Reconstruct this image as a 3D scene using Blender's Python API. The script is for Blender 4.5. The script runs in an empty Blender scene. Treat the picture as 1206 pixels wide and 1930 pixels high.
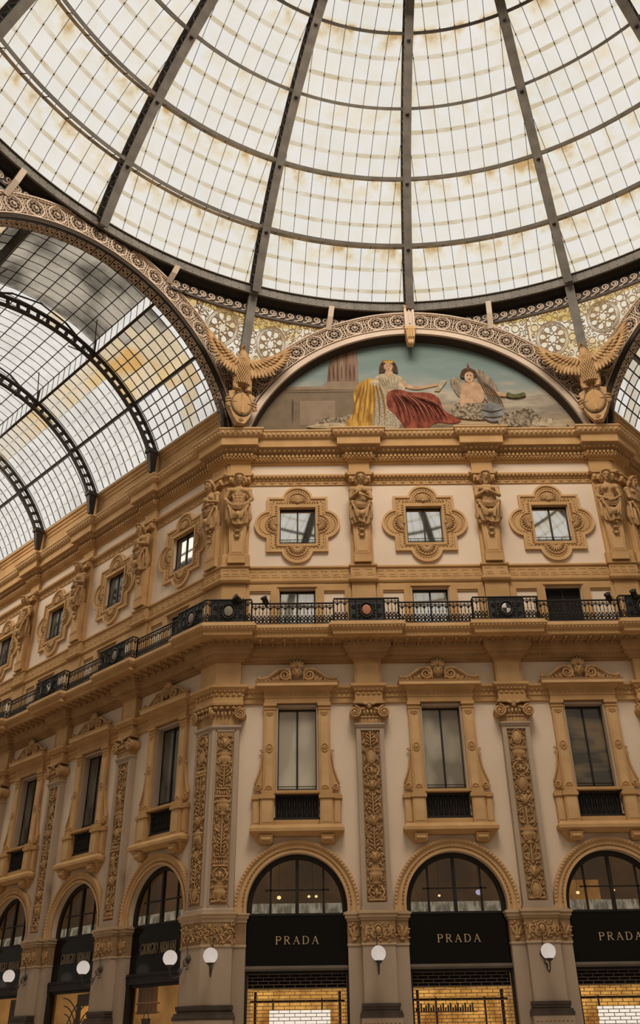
import bpy, bmesh, math, random
from math import sin, cos, pi, radians, sqrt, atan2, tan
from mathutils import Matrix, Vector, Euler
random.seed(7)
SC = bpy.context.scene
COL = SC.collection
W2 = 7.77; D = W2 / tan(pi / 8); R2 = sqrt(.5); T8 = tan(pi / 8)

# ------------------------------------------------------------------ materials
def new_mat(name):
    m = bpy.data.materials.new(name); m.use_nodes = True
    nt = m.node_tree; nt.nodes.clear()
    return m, nt, nt.nodes.new('ShaderNodeOutputMaterial')
def link(nt, a, b): nt.links.new(a, b)
def noise_col(nt, c1, c2, scale, stretch=(1, 1, 1), detail=4, lo=.35, hi=.65, coord='Object'):
    tc = nt.nodes.new('ShaderNodeTexCoord'); mp = nt.nodes.new('ShaderNodeMapping')
    mp.inputs['Scale'].default_value = stretch
    link(nt, tc.outputs[coord], mp.inputs[0])
    n = nt.nodes.new('ShaderNodeTexNoise'); n.inputs['Scale'].default_value = scale; n.inputs['Detail'].default_value = detail
    link(nt, mp.outputs[0], n.inputs['Vector'])
    r = nt.nodes.new('ShaderNodeValToRGB')
    r.color_ramp.elements[0].position = lo; r.color_ramp.elements[1].position = hi
    r.color_ramp.elements[0].color = (*c1, 1); r.color_ramp.elements[1].color = (*c2, 1)
    link(nt, n.outputs[0], r.inputs[0])
    return r.outputs[0], n.outputs[0]
def mat(name, c, c2=None, rough=.8, scale=1.2, stretch=(1, 1, 1), metal=0, bump=0, spec=.3, lo=.35, hi=.65, coat=0):
    m, nt, out = new_mat(name)
    b = nt.nodes.new('ShaderNodeBsdfPrincipled'); link(nt, b.outputs[0], out.inputs[0])
    b.inputs['Roughness'].default_value = rough; b.inputs['Metallic'].default_value = metal
    b.inputs['Specular IOR Level'].default_value = spec; b.inputs['Coat Weight'].default_value = coat
    if c2 is None: c2 = tuple(v * .86 for v in c)
    col, nz = noise_col(nt, c2, c, scale, stretch, lo=lo, hi=hi)
    link(nt, col, b.inputs['Base Color'])
    if bump:
        bp = nt.nodes.new('ShaderNodeBump'); bp.inputs['Strength'].default_value = bump; bp.inputs['Distance'].default_value = .03
        n2 = nt.nodes.new('ShaderNodeTexNoise'); n2.inputs['Scale'].default_value = 14
        tc = nt.nodes.new('ShaderNodeTexCoord'); link(nt, tc.outputs['Object'], n2.inputs['Vector'])
        link(nt, n2.outputs[0], bp.inputs['Height']); link(nt, bp.outputs[0], b.inputs['Normal'])
    return m
def emit(name, c, s=1.0, c2=None, scale=.5, stretch=(1, 1, 1), lo=.35, hi=.65, detail=4):
    m, nt, out = new_mat(name)
    e = nt.nodes.new('ShaderNodeEmission'); e.inputs[1].default_value = s; link(nt, e.outputs[0], out.inputs[0])
    if c2 is None: e.inputs[0].default_value = (*c, 1)
    else:
        col, _ = noise_col(nt, c2, c, scale, stretch, lo=lo, hi=hi, detail=detail); link(nt, col, e.inputs[0])
    try: m.cycles.emission_sampling = 'NONE'
    except Exception: pass
    return m
def glass(name, tint, gloss=.25, trans=.75, rough=.02):
    """thin window pane: part clear, part mirror"""
    m, nt, out = new_mat(name)
    t = nt.nodes.new('ShaderNodeBsdfTransparent'); t.inputs[0].default_value = (*tint, 1)
    g = nt.nodes.new('ShaderNodeBsdfGlossy'); g.inputs['Roughness'].default_value = rough; g.inputs[0].default_value = (.9, .9, .88, 1)
    mx = nt.nodes.new('ShaderNodeMixShader'); mx.inputs[0].default_value = gloss
    link(nt, t.outputs[0], mx.inputs[1]); link(nt, g.outputs[0], mx.inputs[2]); link(nt, mx.outputs[0], out.inputs[0])
    return m
def sky_glass(name, base, stain, amount_lo, amount_hi, scale, stretch, s=1.0):
    """wired roof glass lit by the daylight behind it, streaked with rust and dust"""
    m, nt, out = new_mat(name)
    e = nt.nodes.new('ShaderNodeEmission'); e.inputs[1].default_value = s
    col, _ = noise_col(nt, base, stain, scale, stretch, lo=amount_lo, hi=amount_hi)
    c2, _ = noise_col(nt, (.93, .93, .93), (1.05, 1.04, 1.02), 2.3, (1, 1, 1))
    mm = nt.nodes.new('ShaderNodeMixRGB'); mm.blend_type = 'MULTIPLY'; mm.inputs[0].default_value = 1
    link(nt, col, mm.inputs[1]); link(nt, c2, mm.inputs[2]); link(nt, mm.outputs[0], e.inputs[0])
    link(nt, e.outputs[0], out.inputs[0])
    m.cycles.emission_sampling = 'NONE'
    return m
M = {}
M['plaster'] = mat('plaster', (.74, .595, .455), (.68, .54, .405), .9, .5)
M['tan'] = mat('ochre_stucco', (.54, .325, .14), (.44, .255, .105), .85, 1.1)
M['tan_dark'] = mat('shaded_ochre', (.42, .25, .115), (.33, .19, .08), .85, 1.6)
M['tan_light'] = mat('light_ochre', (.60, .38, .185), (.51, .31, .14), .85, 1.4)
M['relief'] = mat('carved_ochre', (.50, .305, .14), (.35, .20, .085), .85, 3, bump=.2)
M['relief_ground'] = mat('shade_toned_relief_ground', (.33, .205, .10), (.25, .15, .07), .9, 2.5)  # ground darkened in colour to stand in for shade between the carvings
M['stone'] = mat('grey_stone', (.44, .335, .245), (.36, .27, .19), .8, 1.0, (1, 1, .3), bump=.1)
M['stone_warm'] = mat('warm_stone', (.52, .37, .23), (.43, .30, .18), .8, 1.5)
M['base_dark'] = mat('dark_marble', (.085, .06, .045), (.055, .04, .03), .45, 3)
M['iron'] = mat('dark_iron', (.065, .053, .042), (.045, .036, .03), .6, 2, metal=.3)
M['iron_grey'] = mat('grey_painted_iron', (.17, .15, .125), (.12, .105, .087), .6, 2)
M['iron_black'] = mat('black_iron', (.022, .018, .014), (.014, .011, .009), .55, 3)
M['rail'] = mat('railing_iron', (.022, .018, .015), (.014, .012, .01), .5, 3)
M['post'] = mat('pale_post', (.34, .29, .24), None, .6)
M['lace'] = mat('pinkish_cast_iron', (.62, .475, .35), (.50, .38, .28), .6, 2)
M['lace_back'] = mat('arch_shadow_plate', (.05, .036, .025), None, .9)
M['strap'] = mat('beige_bracket', (.62, .49, .38), None, .7)
M['gold'] = mat('gilt_letters', (.62, .47, .27), (.52, .38, .20), .4, 4, metal=.4)
M['silver_gold'] = mat('dull_gilt_letters', (.19, .145, .09), (.13, .095, .06), .4, 4, metal=.3)
M['fascia'] = mat('black_gloss_fascia', (.006, .0045, .0035), None, .10, 2, spec=.18)
M['black'] = mat('black_void', (.012, .009, .007), None, .9)
M['steel'] = mat('brushed_bar', (.20, .165, .13), None, .4, metal=.2)
M['shutter'] = mat('roller_grille', (.15, .11, .075), None, .5)
M['eagle'] = mat('eagle_ochre', (.53, .33, .155), (.36, .21, .09), .8, 2.2, bump=.25)
M['lampglobe'] = emit('opal_globe', (.60, .51, .44), 1.0, (.50, .42, .36), 2)
M['lampiron'] = mat('lamp_iron', (.07, .055, .045), None, .5)
M['brown_in'] = mat('dim_brown_room', (.11, .065, .035), (.07, .04, .022), .9)
M['brown_lit'] = emit('dim_lit_room', (.085, .042, .016), 1, (.035, .019, .009), .7)
M['curtain'] = emit('lace_curtain', (.33, .305, .265), 1, (.12, .11, .09), 7, (1, 1, .4), lo=.40, hi=.60)  # cloth given a glow in place of light falling on it
M['floor'] = mat('marble_floor', (.50, .42, .34), (.36, .28, .21), .35, .6)
M['dome_glass'] = sky_glass('dome_glass', (.83, .78, .71), (.78, .68, .54), .56, .80, .35, (1, 1, .5))
M['dome_glass_cool'] = sky_glass('dome_glass_cool', (.82, .79, .73), (.76, .75, .70), .5, .75, .4, (1, 1, .5))
M['dome_glass_rusty'] = sky_glass('dome_glass_rusty', (.82, .765, .69), (.74, .57, .34), .52, .76, .5, (1, 1, .4))
def dome_mat():
    m, nt, out = new_mat('dome_wired_glass'); e = nt.nodes.new('ShaderNodeEmission'); link(nt, e.outputs[0], out.inputs[0]); m.cycles.emission_sampling = 'NONE'
    at = nt.nodes.new('ShaderNodeAttribute'); at.attribute_name = 'rust'
    ge = nt.nodes.new('ShaderNodeNewGeometry')
    def nz(sc, det):
        n = nt.nodes.new('ShaderNodeTexNoise'); n.inputs['Scale'].default_value = sc; n.inputs['Detail'].default_value = det; link(nt, ge.outputs['Position'], n.inputs['Vector']); return n.outputs[0]
    a = nt.nodes.new('ShaderNodeMath'); a.operation = 'MULTIPLY_ADD'; link(nt, nz(1.5, 6), a.inputs[0]); a.inputs[1].default_value = 2.4; a.inputs[2].default_value = -.95
    b = nt.nodes.new('ShaderNodeMath'); b.operation = 'MULTIPLY'; b.use_clamp = True; link(nt, a.outputs[0], b.inputs[0]); link(nt, at.outputs['Fac'], b.inputs[1])
    r = nt.nodes.new('ShaderNodeValToRGB'); link(nt, b.outputs[0], r.inputs[0]); el = r.color_ramp.elements
    el[0].position = 0; el[0].color = (.835, .795, .74, 1); el[1].position = 1; el[1].color = (.58, .38, .17, 1); q = el.new(.4); q.color = (.80, .70, .53, 1)
    r2 = nt.nodes.new('ShaderNodeValToRGB'); link(nt, nz(.35, 3), r2.inputs[0]); r2.color_ramp.elements[0].position = .35; r2.color_ramp.elements[1].position = .65
    r2.color_ramp.elements[0].color = (.95, .965, .965, 1); r2.color_ramp.elements[1].color = (1, .99, .98, 1)
    mm = nt.nodes.new('ShaderNodeMixRGB'); mm.blend_type = 'MULTIPLY'; mm.inputs[0].default_value = 1; link(nt, r.outputs[0], mm.inputs[1]); link(nt, r2.outputs[0], mm.inputs[2]); link(nt, mm.outputs[0], e.inputs[0])
    return m
M['dome_glass_main'] = dome_mat()
M['rust_iron'] = mat('rusty_iron', (.20, .13, .055), (.09, .065, .04), .8, 1.5)
M['vault_orange'] = sky_glass('vault_orange', (.66, .53, .35), (.68, .40, .14), .50, .60, .45, (1, 1, 1))
M['lap'] = emit('dusty_lap', (.60, .50, .34), 1, (.72, .64, .51), .8, lo=.4, hi=.6)
M['vault_glass'] = sky_glass('vault_glass', (.80, .76, .70), (.66, .62, .56), .5, .75, .35, (1, 1, 1))
M['vault_glass_dirty'] = sky_glass('vault_glass_dirty', (.60, .53, .42), (.66, .40, .13), .46, .64, .30, (1, 1, 1))
M['vault_glass_dark'] = sky_glass('vault_glass_dark', (.44, .38, .30), (.13, .11, .085), .40, .60, .45, (1, 1, 1))
M['vault_amber'] = sky_glass('vault_amber', (.74, .66, .54), (.74, .50, .20), .45, .62, .25, (1, 1, 1))
M['spandrel_glass'] = sky_glass('spandrel_glass', (.80, .74, .62), (.62, .43, .14), .44, .62, .55, (1, 1, 1))
M['spandrel_gold'] = sky_glass('spandrel_gold', (.62, .44, .15), (.72, .62, .40), .45, .62, .9, (1, 1, 1))
M['lattice'] = mat('lattice_plaster', (.40, .28, .165), (.28, .19, .10), .8, 3)
M['pane_dark'] = glass('pane_dark', (.85, .80, .72), .045)
M['amber_wall'] = emit('amber_lit_wall', (.78, .38, .08), .9, (.30, .11, .02), 1.6, lo=.35, hi=.62)
M['amber_soft'] = emit('amber_soft', (.50, .25, .07), .7, (.26, .12, .03), 1.0)
M['white_panel'] = emit('white_display', (.92, .80, .66), 1)
M['warm_lamp'] = emit('warm_lamp', (1, .78, .42), 1.6)
M['blue_lamp'] = emit('blue_lamp', (.50, .50, .85), 1.0)

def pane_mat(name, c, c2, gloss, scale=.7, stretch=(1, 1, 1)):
    """window pane, part mirror; blind, dim room and blurred reflections painted into its colour"""
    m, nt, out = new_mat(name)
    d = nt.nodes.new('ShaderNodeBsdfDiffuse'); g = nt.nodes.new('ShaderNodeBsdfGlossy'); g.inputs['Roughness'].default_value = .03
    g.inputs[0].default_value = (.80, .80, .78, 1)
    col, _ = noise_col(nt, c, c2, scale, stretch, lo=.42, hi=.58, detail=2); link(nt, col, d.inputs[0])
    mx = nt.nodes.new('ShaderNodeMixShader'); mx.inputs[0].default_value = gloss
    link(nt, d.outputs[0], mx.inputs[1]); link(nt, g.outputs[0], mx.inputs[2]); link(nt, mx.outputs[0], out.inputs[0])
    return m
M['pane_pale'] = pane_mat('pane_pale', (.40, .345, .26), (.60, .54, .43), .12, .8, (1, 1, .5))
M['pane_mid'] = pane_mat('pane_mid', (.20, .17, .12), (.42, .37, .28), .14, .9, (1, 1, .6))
M['pane_deep'] = pane_mat('pane_deep', (.04, .033, .024), (.17, .12, .06), .14, .8, (.7, 1, 2.4))  # golden bands painted into the colour as a blurred building reflection
M['pane_mirror'] = pane_mat('pane_mirror', (.03, .03, .028), (.06, .055, .05), .80)
M['pane_wing'] = pane_mat('pane_wing', (.035, .033, .028), (.13, .12, .10), .17, 1.1, (1, 1, .5))
M['pane_attic'] = pane_mat('pane_attic', (.30, .27, .22), (.50, .46, .40), .5, 1.5)

# ------------------------------------------------------------------ mesh builder
class MB:
    def __init__(s): s.v = []; s.f = []; s.mi = []; s.cur = 0; s.T = Matrix.Identity(4); s.mats = []; s.sm = []; s.smooth = False
    def m(s, key):
        if key not in s.mats: s.mats.append(key)
        s.cur = s.mats.index(key); return s
    def add(s, vs, fs, smooth=None):
        n = len(s.v); T = s.T
        s.v += [tuple(T @ Vector(p)) for p in vs]
        s.f += [tuple(n + i for i in f) for f in fs]
        s.mi += [s.cur] * len(fs)
        s.sm += [s.smooth if smooth is None else smooth] * len(fs)
    def box(s, x0, x1, y0, y1, z0, z1):
        s.add([(x0, y0, z0), (x1, y0, z0), (x1, y1, z0), (x0, y1, z0), (x0, y0, z1), (x1, y0, z1), (x1, y1, z1), (x0, y1, z1)],
              [(0, 3, 2, 1), (4, 5, 6, 7), (0, 1, 5, 4), (1, 2, 6, 5), (2, 3, 7, 6), (3, 0, 4, 7)])
    def frustum(s, x0, x1, y0, y1, z0, X0, X1, Y0, Y1, z1):
        s.add([(x0, y0, z0), (x1, y0, z0), (x1, y1, z0), (x0, y1, z0), (X0, Y0, z1), (X1, Y0, z1), (X1, Y1, z1), (X0, Y1, z1)],
              [(0, 3, 2, 1), (4, 5, 6, 7), (0, 1, 5, 4), (1, 2, 6, 5), (2, 3, 7, 6), (3, 0, 4, 7)])
    def prism(s, poly, y0, y1):
        """convex-ish polygon in x,z extruded y0..y1"""
        n = len(poly)
        s.add([(x, y0, z) for x, z in poly] + [(x, y1, z) for x, z in poly],
              [tuple(range(n)), tuple(range(2 * n - 1, n - 1, -1))] + [(i, i + n, (i + 1) % n + n, (i + 1) % n) for i in range(n)])
    def grid(s, rows, closed=False, smooth=True, flip=False):
        n = len(rows[0]); vs = [p for r in rows for p in r]; fs = []
        for i in range(len(rows) - 1):
            for j in range(n if closed else n - 1):
                q = (i * n + j, i * n + (j + 1) % n, (i + 1) * n + (j + 1) % n, (i + 1) * n + j)
                fs.append(q[::-1] if flip else q)
        s.add(vs, fs, smooth)
    def ell(s, c, r, n=8, k=5, rot=0):
        """ellipsoid, rot about y axis"""
        vs = []; fs = []; cr, sr = cos(rot), sin(rot)
        def P(x, y, z): return (c[0] + x * cr + z * sr, c[1] + y, c[2] - x * sr + z * cr)
        vs.append(P(0, 0, -r[2]))
        for i in range(1, k):
            t = -pi / 2 + pi * i / k
            for j in range(n): a = 2 * pi * j / n; vs.append(P(r[0] * cos(t) * cos(a), r[1] * cos(t) * sin(a), r[2] * sin(t)))
        vs.append(P(0, 0, r[2])); L = len(vs) - 1
        for j in range(n):
            fs.append((0, 1 + (j + 1) % n, 1 + j)); b = 1 + (k - 2) * n; fs.append((L, b + j, b + (j + 1) % n))
            for i in range(k - 2): fs.append((1 + i * n + j, 1 + i * n + (j + 1) % n, 1 + (i + 1) * n + (j + 1) % n, 1 + (i + 1) * n + j))
        s.add(vs, fs, True)
    def tube(s, pts, r, n=6, closed=False, smooth=True):
        pts = [Vector(p) for p in pts]; N = len(pts)
        if not isinstance(r, (list, tuple)): r = [r] * N
        rows = []; up = None
        for i, p in enumerate(pts):
            a = pts[i - 1] if (i or closed) else p; b = pts[(i + 1) % N] if (i < N - 1 or closed) else p
            d = (b - a); d = d.normalized() if d.length > 1e-9 else Vector((0, 0, 1))
            if up is None:
                up = Vector((0, 1, 0)) if abs(d.y) < .9 else Vector((1, 0, 0))
            u = (up - d * up.dot(d)).normalized(); up = u; w = d.cross(u)
            rows.append([tuple(p + (u * cos(2 * pi * j / n) + w * sin(2 * pi * j / n)) * r[i]) for j in range(n)])
        if closed: rows.append(rows[0])
        s.grid(rows, True, smooth)
        if not closed:
            s.add(rows[0], [tuple(range(n))]); s.add(rows[-1], [tuple(range(n))[::-1]])
    def cap(s, p0, p1, r0, r1, n=8, sq=1.0):
        """tapered capsule; sq flattens along y"""
        p0 = Vector(p0); p1 = Vector(p1); d = (p1 - p0); L = d.length or 1e-6; d /= L
        u = d.orthogonal().normalized(); w = d.cross(u); rows = []
        prof = [(-r0 * .98, r0 * .15), (-r0 * .7, r0 * .7), (0, r0), (L, r1), (L + r1 * .7, r1 * .7), (L + r1 * .98, r1 * .15)]
        for t, r in prof:
            row = []
            for j in range(n):
                q = p0 + d * t + (u * cos(2 * pi * j / n) + w * sin(2 * pi * j / n)) * r
                if sq != 1.0:
                    ax = p0 + d * t; q.y = ax.y + (q.y - ax.y) * sq
                row.append(tuple(q))
            rows.append(row)
        s.grid(rows, True, True); s.add(rows[0], [tuple(range(n))[::-1]]); s.add(rows[-1], [tuple(range(n))])
    def lathe(s, prof, c=(0, 0, 0), n=12, a0=0, a1=2 * pi, sx=1, sy=1):
        full = abs(a1 - a0 - 2 * pi) < 1e-6; k = n if full else n + 1
        rows = [[(c[0] + r * sx * cos(a0 + (a1 - a0) * j / n), c[1] + r * sy * sin(a0 + (a1 - a0) * j / n), c[2] + z) for j in range(k)] for r, z in prof]
        s.grid(rows, full, True)
    def strip(s, pts, w, y0, y1, closed=False, fn=None):
        """ribbon along pts in the x,z plane, front at y0, back at y1; fn maps points"""
        N = len(pts); L = []; Rr = []
        ws = w if isinstance(w, (list, tuple)) else [w] * N
        for i in range(N):
            a = pts[i - 1] if (i or closed) else pts[i]; b = pts[(i + 1) % N] if (i < N - 1 or closed) else pts[i]
            dx, dz = b[0] - a[0], b[1] - a[1]; l = math.hypot(dx, dz) or 1
            nx, nz = -dz / l * ws[i] / 2, dx / l * ws[i] / 2
            L.append((pts[i][0] + nx, pts[i][1] + nz)); Rr.append((pts[i][0] - nx, pts[i][1] - nz))
        rows = []
        for i in range(N):
            (a, b), (c, d) = L[i], Rr[i]
            q = [(a, y1, b), (a, y0, b), (c, y0, d), (c, y1, d)]
            rows.append([fn(*t) for t in q] if fn else q)
        if closed: rows.append(rows[0])
        s.grid(rows, False, False)
        if not closed:
            s.add(rows[0], [(0, 1, 2, 3)]); s.add(rows[-1], [(3, 2, 1, 0)])
    def build(s, name, mats=None, parent=None, loc=None, rot=None, fixn=True):
        me = bpy.data.meshes.new(name); me.from_pydata(s.v, [], s.f)
        if fixn:
            bm = bmesh.new(); bm.from_mesh(me)
            if s.f: bmesh.ops.recalc_face_normals(bm, faces=bm.faces)
            bm.to_mesh(me); bm.free()
        ml = [mats] if isinstance(mats, str) else (mats or s.mats)
        for k in ml: me.materials.append(M[k])
        if len(ml) > 1 and mats is None or (mats is None): me.polygons.foreach_set('material_index', s.mi)
        me.polygons.foreach_set('use_smooth', s.sm)
        me.update()
        o = bpy.data.objects.new(name, me); COL.objects.link(o)
        if parent: o.parent = parent
        if loc is not None: o.location = loc
        if rot is not None: o.rotation_euler = rot
        return o

def shape2d(name, loops, y0, y1, matkey, parent=None, loc=None, bevel=0):
    """filled 2D outline (even-odd holes) in x,z, thickness y0..y1"""
    cu = bpy.data.curves.new(name, 'CURVE'); cu.dimensions = '2D'; cu.fill_mode = 'BOTH'
    cu.extrude = abs(y1 - y0) / 2 - bevel; cu.bevel_depth = bevel
    for lp in loops:
        sp = cu.splines.new('POLY'); sp.points.add(len(lp) - 1); sp.use_cyclic_u = True
        for i, (x, z) in enumerate(lp): sp.points[i].co = (x, z, 0, 1)
    tmp = bpy.data.objects.new(name, cu); COL.objects.link(tmp)
    dg = bpy.context.evaluated_depsgraph_get(); dg.update()
    me = bpy.data.meshes.new_from_object(tmp.evaluated_get(dg)); bpy.data.objects.remove(tmp); bpy.data.curves.remove(cu)
    me.transform(Matrix.Translation((0, (y0 + y1) / 2, 0)) @ Matrix.Rotation(pi / 2, 4, 'X'))
    me.materials.clear(); me.materials.append(M[matkey]); me.name = name
    me.polygons.foreach_set('use_smooth', [False] * len(me.polygons))
    o = bpy.data.objects.new(name, me); COL.objects.link(o)
    if parent: o.parent = parent
    if loc is not None: o.location = loc
    return o

def remesh(mb, name, matkey, voxel, parent=None, smooth=2):
    o = mb.build(name, matkey)
    md = o.modifiers.new('r', 'REMESH'); md.mode = 'VOXEL'; md.voxel_size = voxel; md.use_smooth_shade = True
    if smooth:
        ms = o.modifiers.new('s', 'SMOOTH'); ms.iterations = smooth; ms.factor = .5
    dg = bpy.context.evaluated_depsgraph_get(); dg.update()
    me = bpy.data.meshes.new_from_object(o.evaluated_get(dg)); old = o.data; o.modifiers.clear(); o.data = me
    bpy.data.meshes.remove(old); me.name = name
    me.polygons.foreach_set('use_smooth', [True] * len(me.polygons))
    if not me.materials: me.materials.append(M[matkey])
    if parent: o.parent = parent
    return o

# ------------------------------------------------------------------ object helpers
def tag(o, label=None, cat=None, group=None, kind=None):
    if label: o['label'] = label
    if cat: o['category'] = cat
    if group: o['group'] = group
    if kind: o['kind'] = kind
    return o
def empty(name):
    o = bpy.data.objects.new(name, None); COL.objects.link(o); o.empty_display_size = .3; return o
def kids(o): return [c for c in bpy.data.objects if c.parent == o]
def copy_tree(o, parent=None):
    c = o.copy(); COL.objects.link(c)
    if parent: c.parent = parent
    for ch in KID.get(o.name) or kids(o): copy_tree(ch, c)
    return c
KID = {}
FR = {'front': Matrix.Translation((0, D, 0)),
      'left': Matrix.Translation((-W2, D, 0)) @ Matrix.Rotation(-pi / 4, 4, 'Z'),
      'right': Matrix.Translation((W2, D, 0)) @ Matrix.Rotation(pi / 4, 4, 'Z')}
def put(o, fr, x, y, z):
    m = FR[fr] @ Matrix.Translation((x, y, z)); o.location = m.to_translation()
    o.rotation_euler = (0, 0, {'front': 0, 'left': -pi / 4, 'right': pi / 4}[fr]); return o
USED = set()
def inst(proto, fr, x, y, z, label, cat, group=None):
    if proto.name in USED: o = copy_tree(proto)
    else: o = proto; USED.add(proto.name)
    put(o, fr, x, y, z); return tag(o, label, cat, group)
BF = [-5, 0, 5]; BL = [-(2.73 + 5 * i) for i in range(5)]
PF = [-2.5, 2.5]; PL = [-(5.23 + 5 * i) for i in range(5)]
def arc(cx, cz, r, a0, a1, n): return [(cx + r * cos(a0 + (a1 - a0) * i / n), cz + r * sin(a0 + (a1 - a0) * i / n)) for i in range(n + 1)]
def spiral(cx, cz, r, turns, a0, d=1, n=14, rin=.12):
    out = []
    for i in range(n + 1):
        t = i / n; rr = r * (1 - t * (1 - rin)); a = a0 + d * turns * 2 * pi * t
        out.append((cx + rr * cos(a), cz + rr * sin(a)))
    return out

# plan paths round the pier: points (frame, along, out) -> world x,y
def plan(fr, x, out):
    p = FR[fr] @ Vector((x, -out, 0)); return (p.x, p.y)
def cornerpt(side, out): return ((-1 if side == 'L' else 1) * (W2 + out * T8), D - out)
def wallpath(out, jog, hw, cw, far=40):
    """stepped line: out between pilasters, out+jog across them (half width hw); wraps both corners (width cw)"""
    P = []
    P.append(plan('left', -far, out))
    for x in reversed(PL + [PL[-1] - 5, PL[-1] - 10]):
        if -x + hw < far:
            P += [plan('left', x - hw, out), plan('left', x - hw, out + jog), plan('left', x + hw, out + jog), plan('left', x + hw, out)]
    P += [plan('left', -cw, out), plan('left', -cw, out + jog), cornerpt('L', out + jog)]
    P += [plan('front', -W2 + cw, out + jog), plan('front', -W2 + cw, out)]
    for x in PF: P += [plan('front', x - hw, out), plan('front', x - hw, out + jog), plan('front', x + hw, out + jog), plan('front', x + hw, out)]
    P += [plan('front', W2 - cw, out), plan('front', W2 - cw, out + jog), cornerpt('R', out + jog), plan('right', cw, out + jog), plan('right', cw, out)]
    P += [plan('right', 16, out)]
    return P
def simplify(P):
    Q = [P[0]]
    for p in P[1:]:
        if math.hypot(p[0] - Q[-1][0], p[1] - Q[-1][1]) > 1e-4: Q.append(p)
    return Q
def offs(P, e):
    """offset a plan path by e to the viewer's side (right-hand normal of travel left->right is toward -y)"""
    N = len(P); out = []
    for i, p in enumerate(P):
        ns = []
        for a, b in (((i - 1), i), (i, i + 1)):
            if a < 0 or b >= N: continue
            dx, dy = P[b][0] - P[a][0], P[b][1] - P[a][1]; l = math.hypot(dx, dy); ns.append((dy / l, -dx / l))
        if len(ns) == 1: nx, ny = ns[0]; k = 1
        else:
            nx, ny = ns[0][0] + ns[1][0], ns[0][1] + ns[1][1]; l = math.hypot(nx, ny) or 1; nx /= l; ny /= l
            k = 1 / max(.35, nx * ns[0][0] + ny * ns[0][1])
        out.append((p[0] + nx * e * k, p[1] + ny * e * k))
    return out
def mould(mb, P, prof):
    """prof: list of (extra out, z) from bottom to top, front side; closes to the wall"""
    P = simplify(P); rows = []
    for e, z in prof: rows.append([(x, y, z) for x, y in offs(P, e)])
    mb.grid(rows, False, False)
def along(P, e, step):
    """positions along an offset path: yields (x,y,angle)"""
    P = offs(simplify(P), e)
    for a, b in zip(P, P[1:]):
        l = math.hypot(b[0] - a[0], b[1] - a[1]); n = max(1, int(round(l / step)))
        if l < step * .8: continue
        for i in range(n):
            t = (i + .5) / n; yield a[0] + (b[0] - a[0]) * t, a[1] + (b[1] - a[1]) * t, atan2(b[1] - a[1], b[0] - a[0])
# ================================================================== SETTING
# ---- walls with openings
def arch_loop(cx):
    return [(cx - 1.58, .02), (cx + 1.58, .02)] + arc(cx, 5.30, 1.58, 0, pi, 28)
def rect(x0, x1, z0, z1): return [(x0, z0), (x1, z0), (x1, z1), (x0, z1)]
def wall(name, fr, x0, x1, bays):
    loops = [rect(x0, x1, 0, 23.1)]
    for c in bays:
        loops += [arch_loop(c), rect(c - .72, c + .72, 7.89, 11.75), rect(c - .70, c + .70, 18.2, 19.9), rect(c - .67, c + .67, 14.42, 16.3)]
    o = shape2d(name, loops, 0, .55, 'plaster'); put(o, fr, 0, 0, 0); tag(o, kind='structure'); return o
wall('wall_front', 'front', -W2, W2, BF)
wall('wall_left', 'left', -40, 0, BL)
wall('wall_right', 'right', 0, 16, [])
mb = MB(); mb.box(-60, 60, -45, 60, -.3, 0)
tag(mb.build('floor', 'floor'), kind='structure')

# ---- continuous mouldings (trim)
def trim(n, mb): return tag(mb.build('trim_%d' % n), kind='structure')
def beads(mb, P, e, z, step, r, ry=None):
    for x, y, a in along(P, e, step):
        mb.ell((x, y, z), (r[0], r[0] if ry is None else ry, r[1]), 6, 4)
def blocks(mb, P, e, z0, z1, step, w, dep):
    for x, y, a in along(P, e, step):
        sv = mb.T; mb.T = Matrix.Translation((x, y, 0)) @ Matrix.Rotation(a, 4, 'Z')
        mb.box(-w / 2, w / 2, -dep, dep * .5, z0, z1); mb.T = sv
NEAR = 27
def near(P): return P
# top cornice
P0 = wallpath(0, .16, .36, .78)
PC = wallpath(.60, .20, .95, 1.25)
mb = MB(); mb.m('tan')
mould(mb, P0, [(0, 21.92), (.10, 21.96), (.10, 22.02), (.2, 22.04), (.2, 22.28)])
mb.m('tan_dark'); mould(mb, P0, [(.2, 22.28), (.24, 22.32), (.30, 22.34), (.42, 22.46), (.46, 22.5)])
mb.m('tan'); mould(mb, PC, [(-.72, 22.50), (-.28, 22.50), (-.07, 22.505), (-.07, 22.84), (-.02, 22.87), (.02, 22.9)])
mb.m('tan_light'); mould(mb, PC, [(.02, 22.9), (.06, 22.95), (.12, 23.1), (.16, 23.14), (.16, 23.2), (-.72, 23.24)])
mb.m('tan')
blocks(mb, P0, .22, 22.15, 22.27, .17, .10, .07)
beads(mb, P0, .23, 22.09, .15, (.055, .05))
mb.m('relief'); beads(mb, P0, .36, 22.4, .2, (.075, .07))
mb.m('tan_light'); beads(mb, PC, .07, 23.02, .20, (.07, .085))
trim(1, mb)
# upper belt with beads and rosettes
P1 = wallpath(0, .16, .38, .80)
mb = MB(); mb.m('tan'); mould(mb, P1, [(0, 20.92), (.05, 20.94), (.05, 21.12), (.09, 21.14), (.09, 21.2), (.2, 21.28), (.2, 21.36), (.0, 21.4)])
beads(mb, P1, .15, 21.24, .16, (.06, .05))
mb.m('relief'); beads(mb, P1, .055, 21.03, .36, (.09, .045), .03)
beads(mb, P1, .055, 21.03, .12, (.018, .018), .02)
trim(2, mb)
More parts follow.
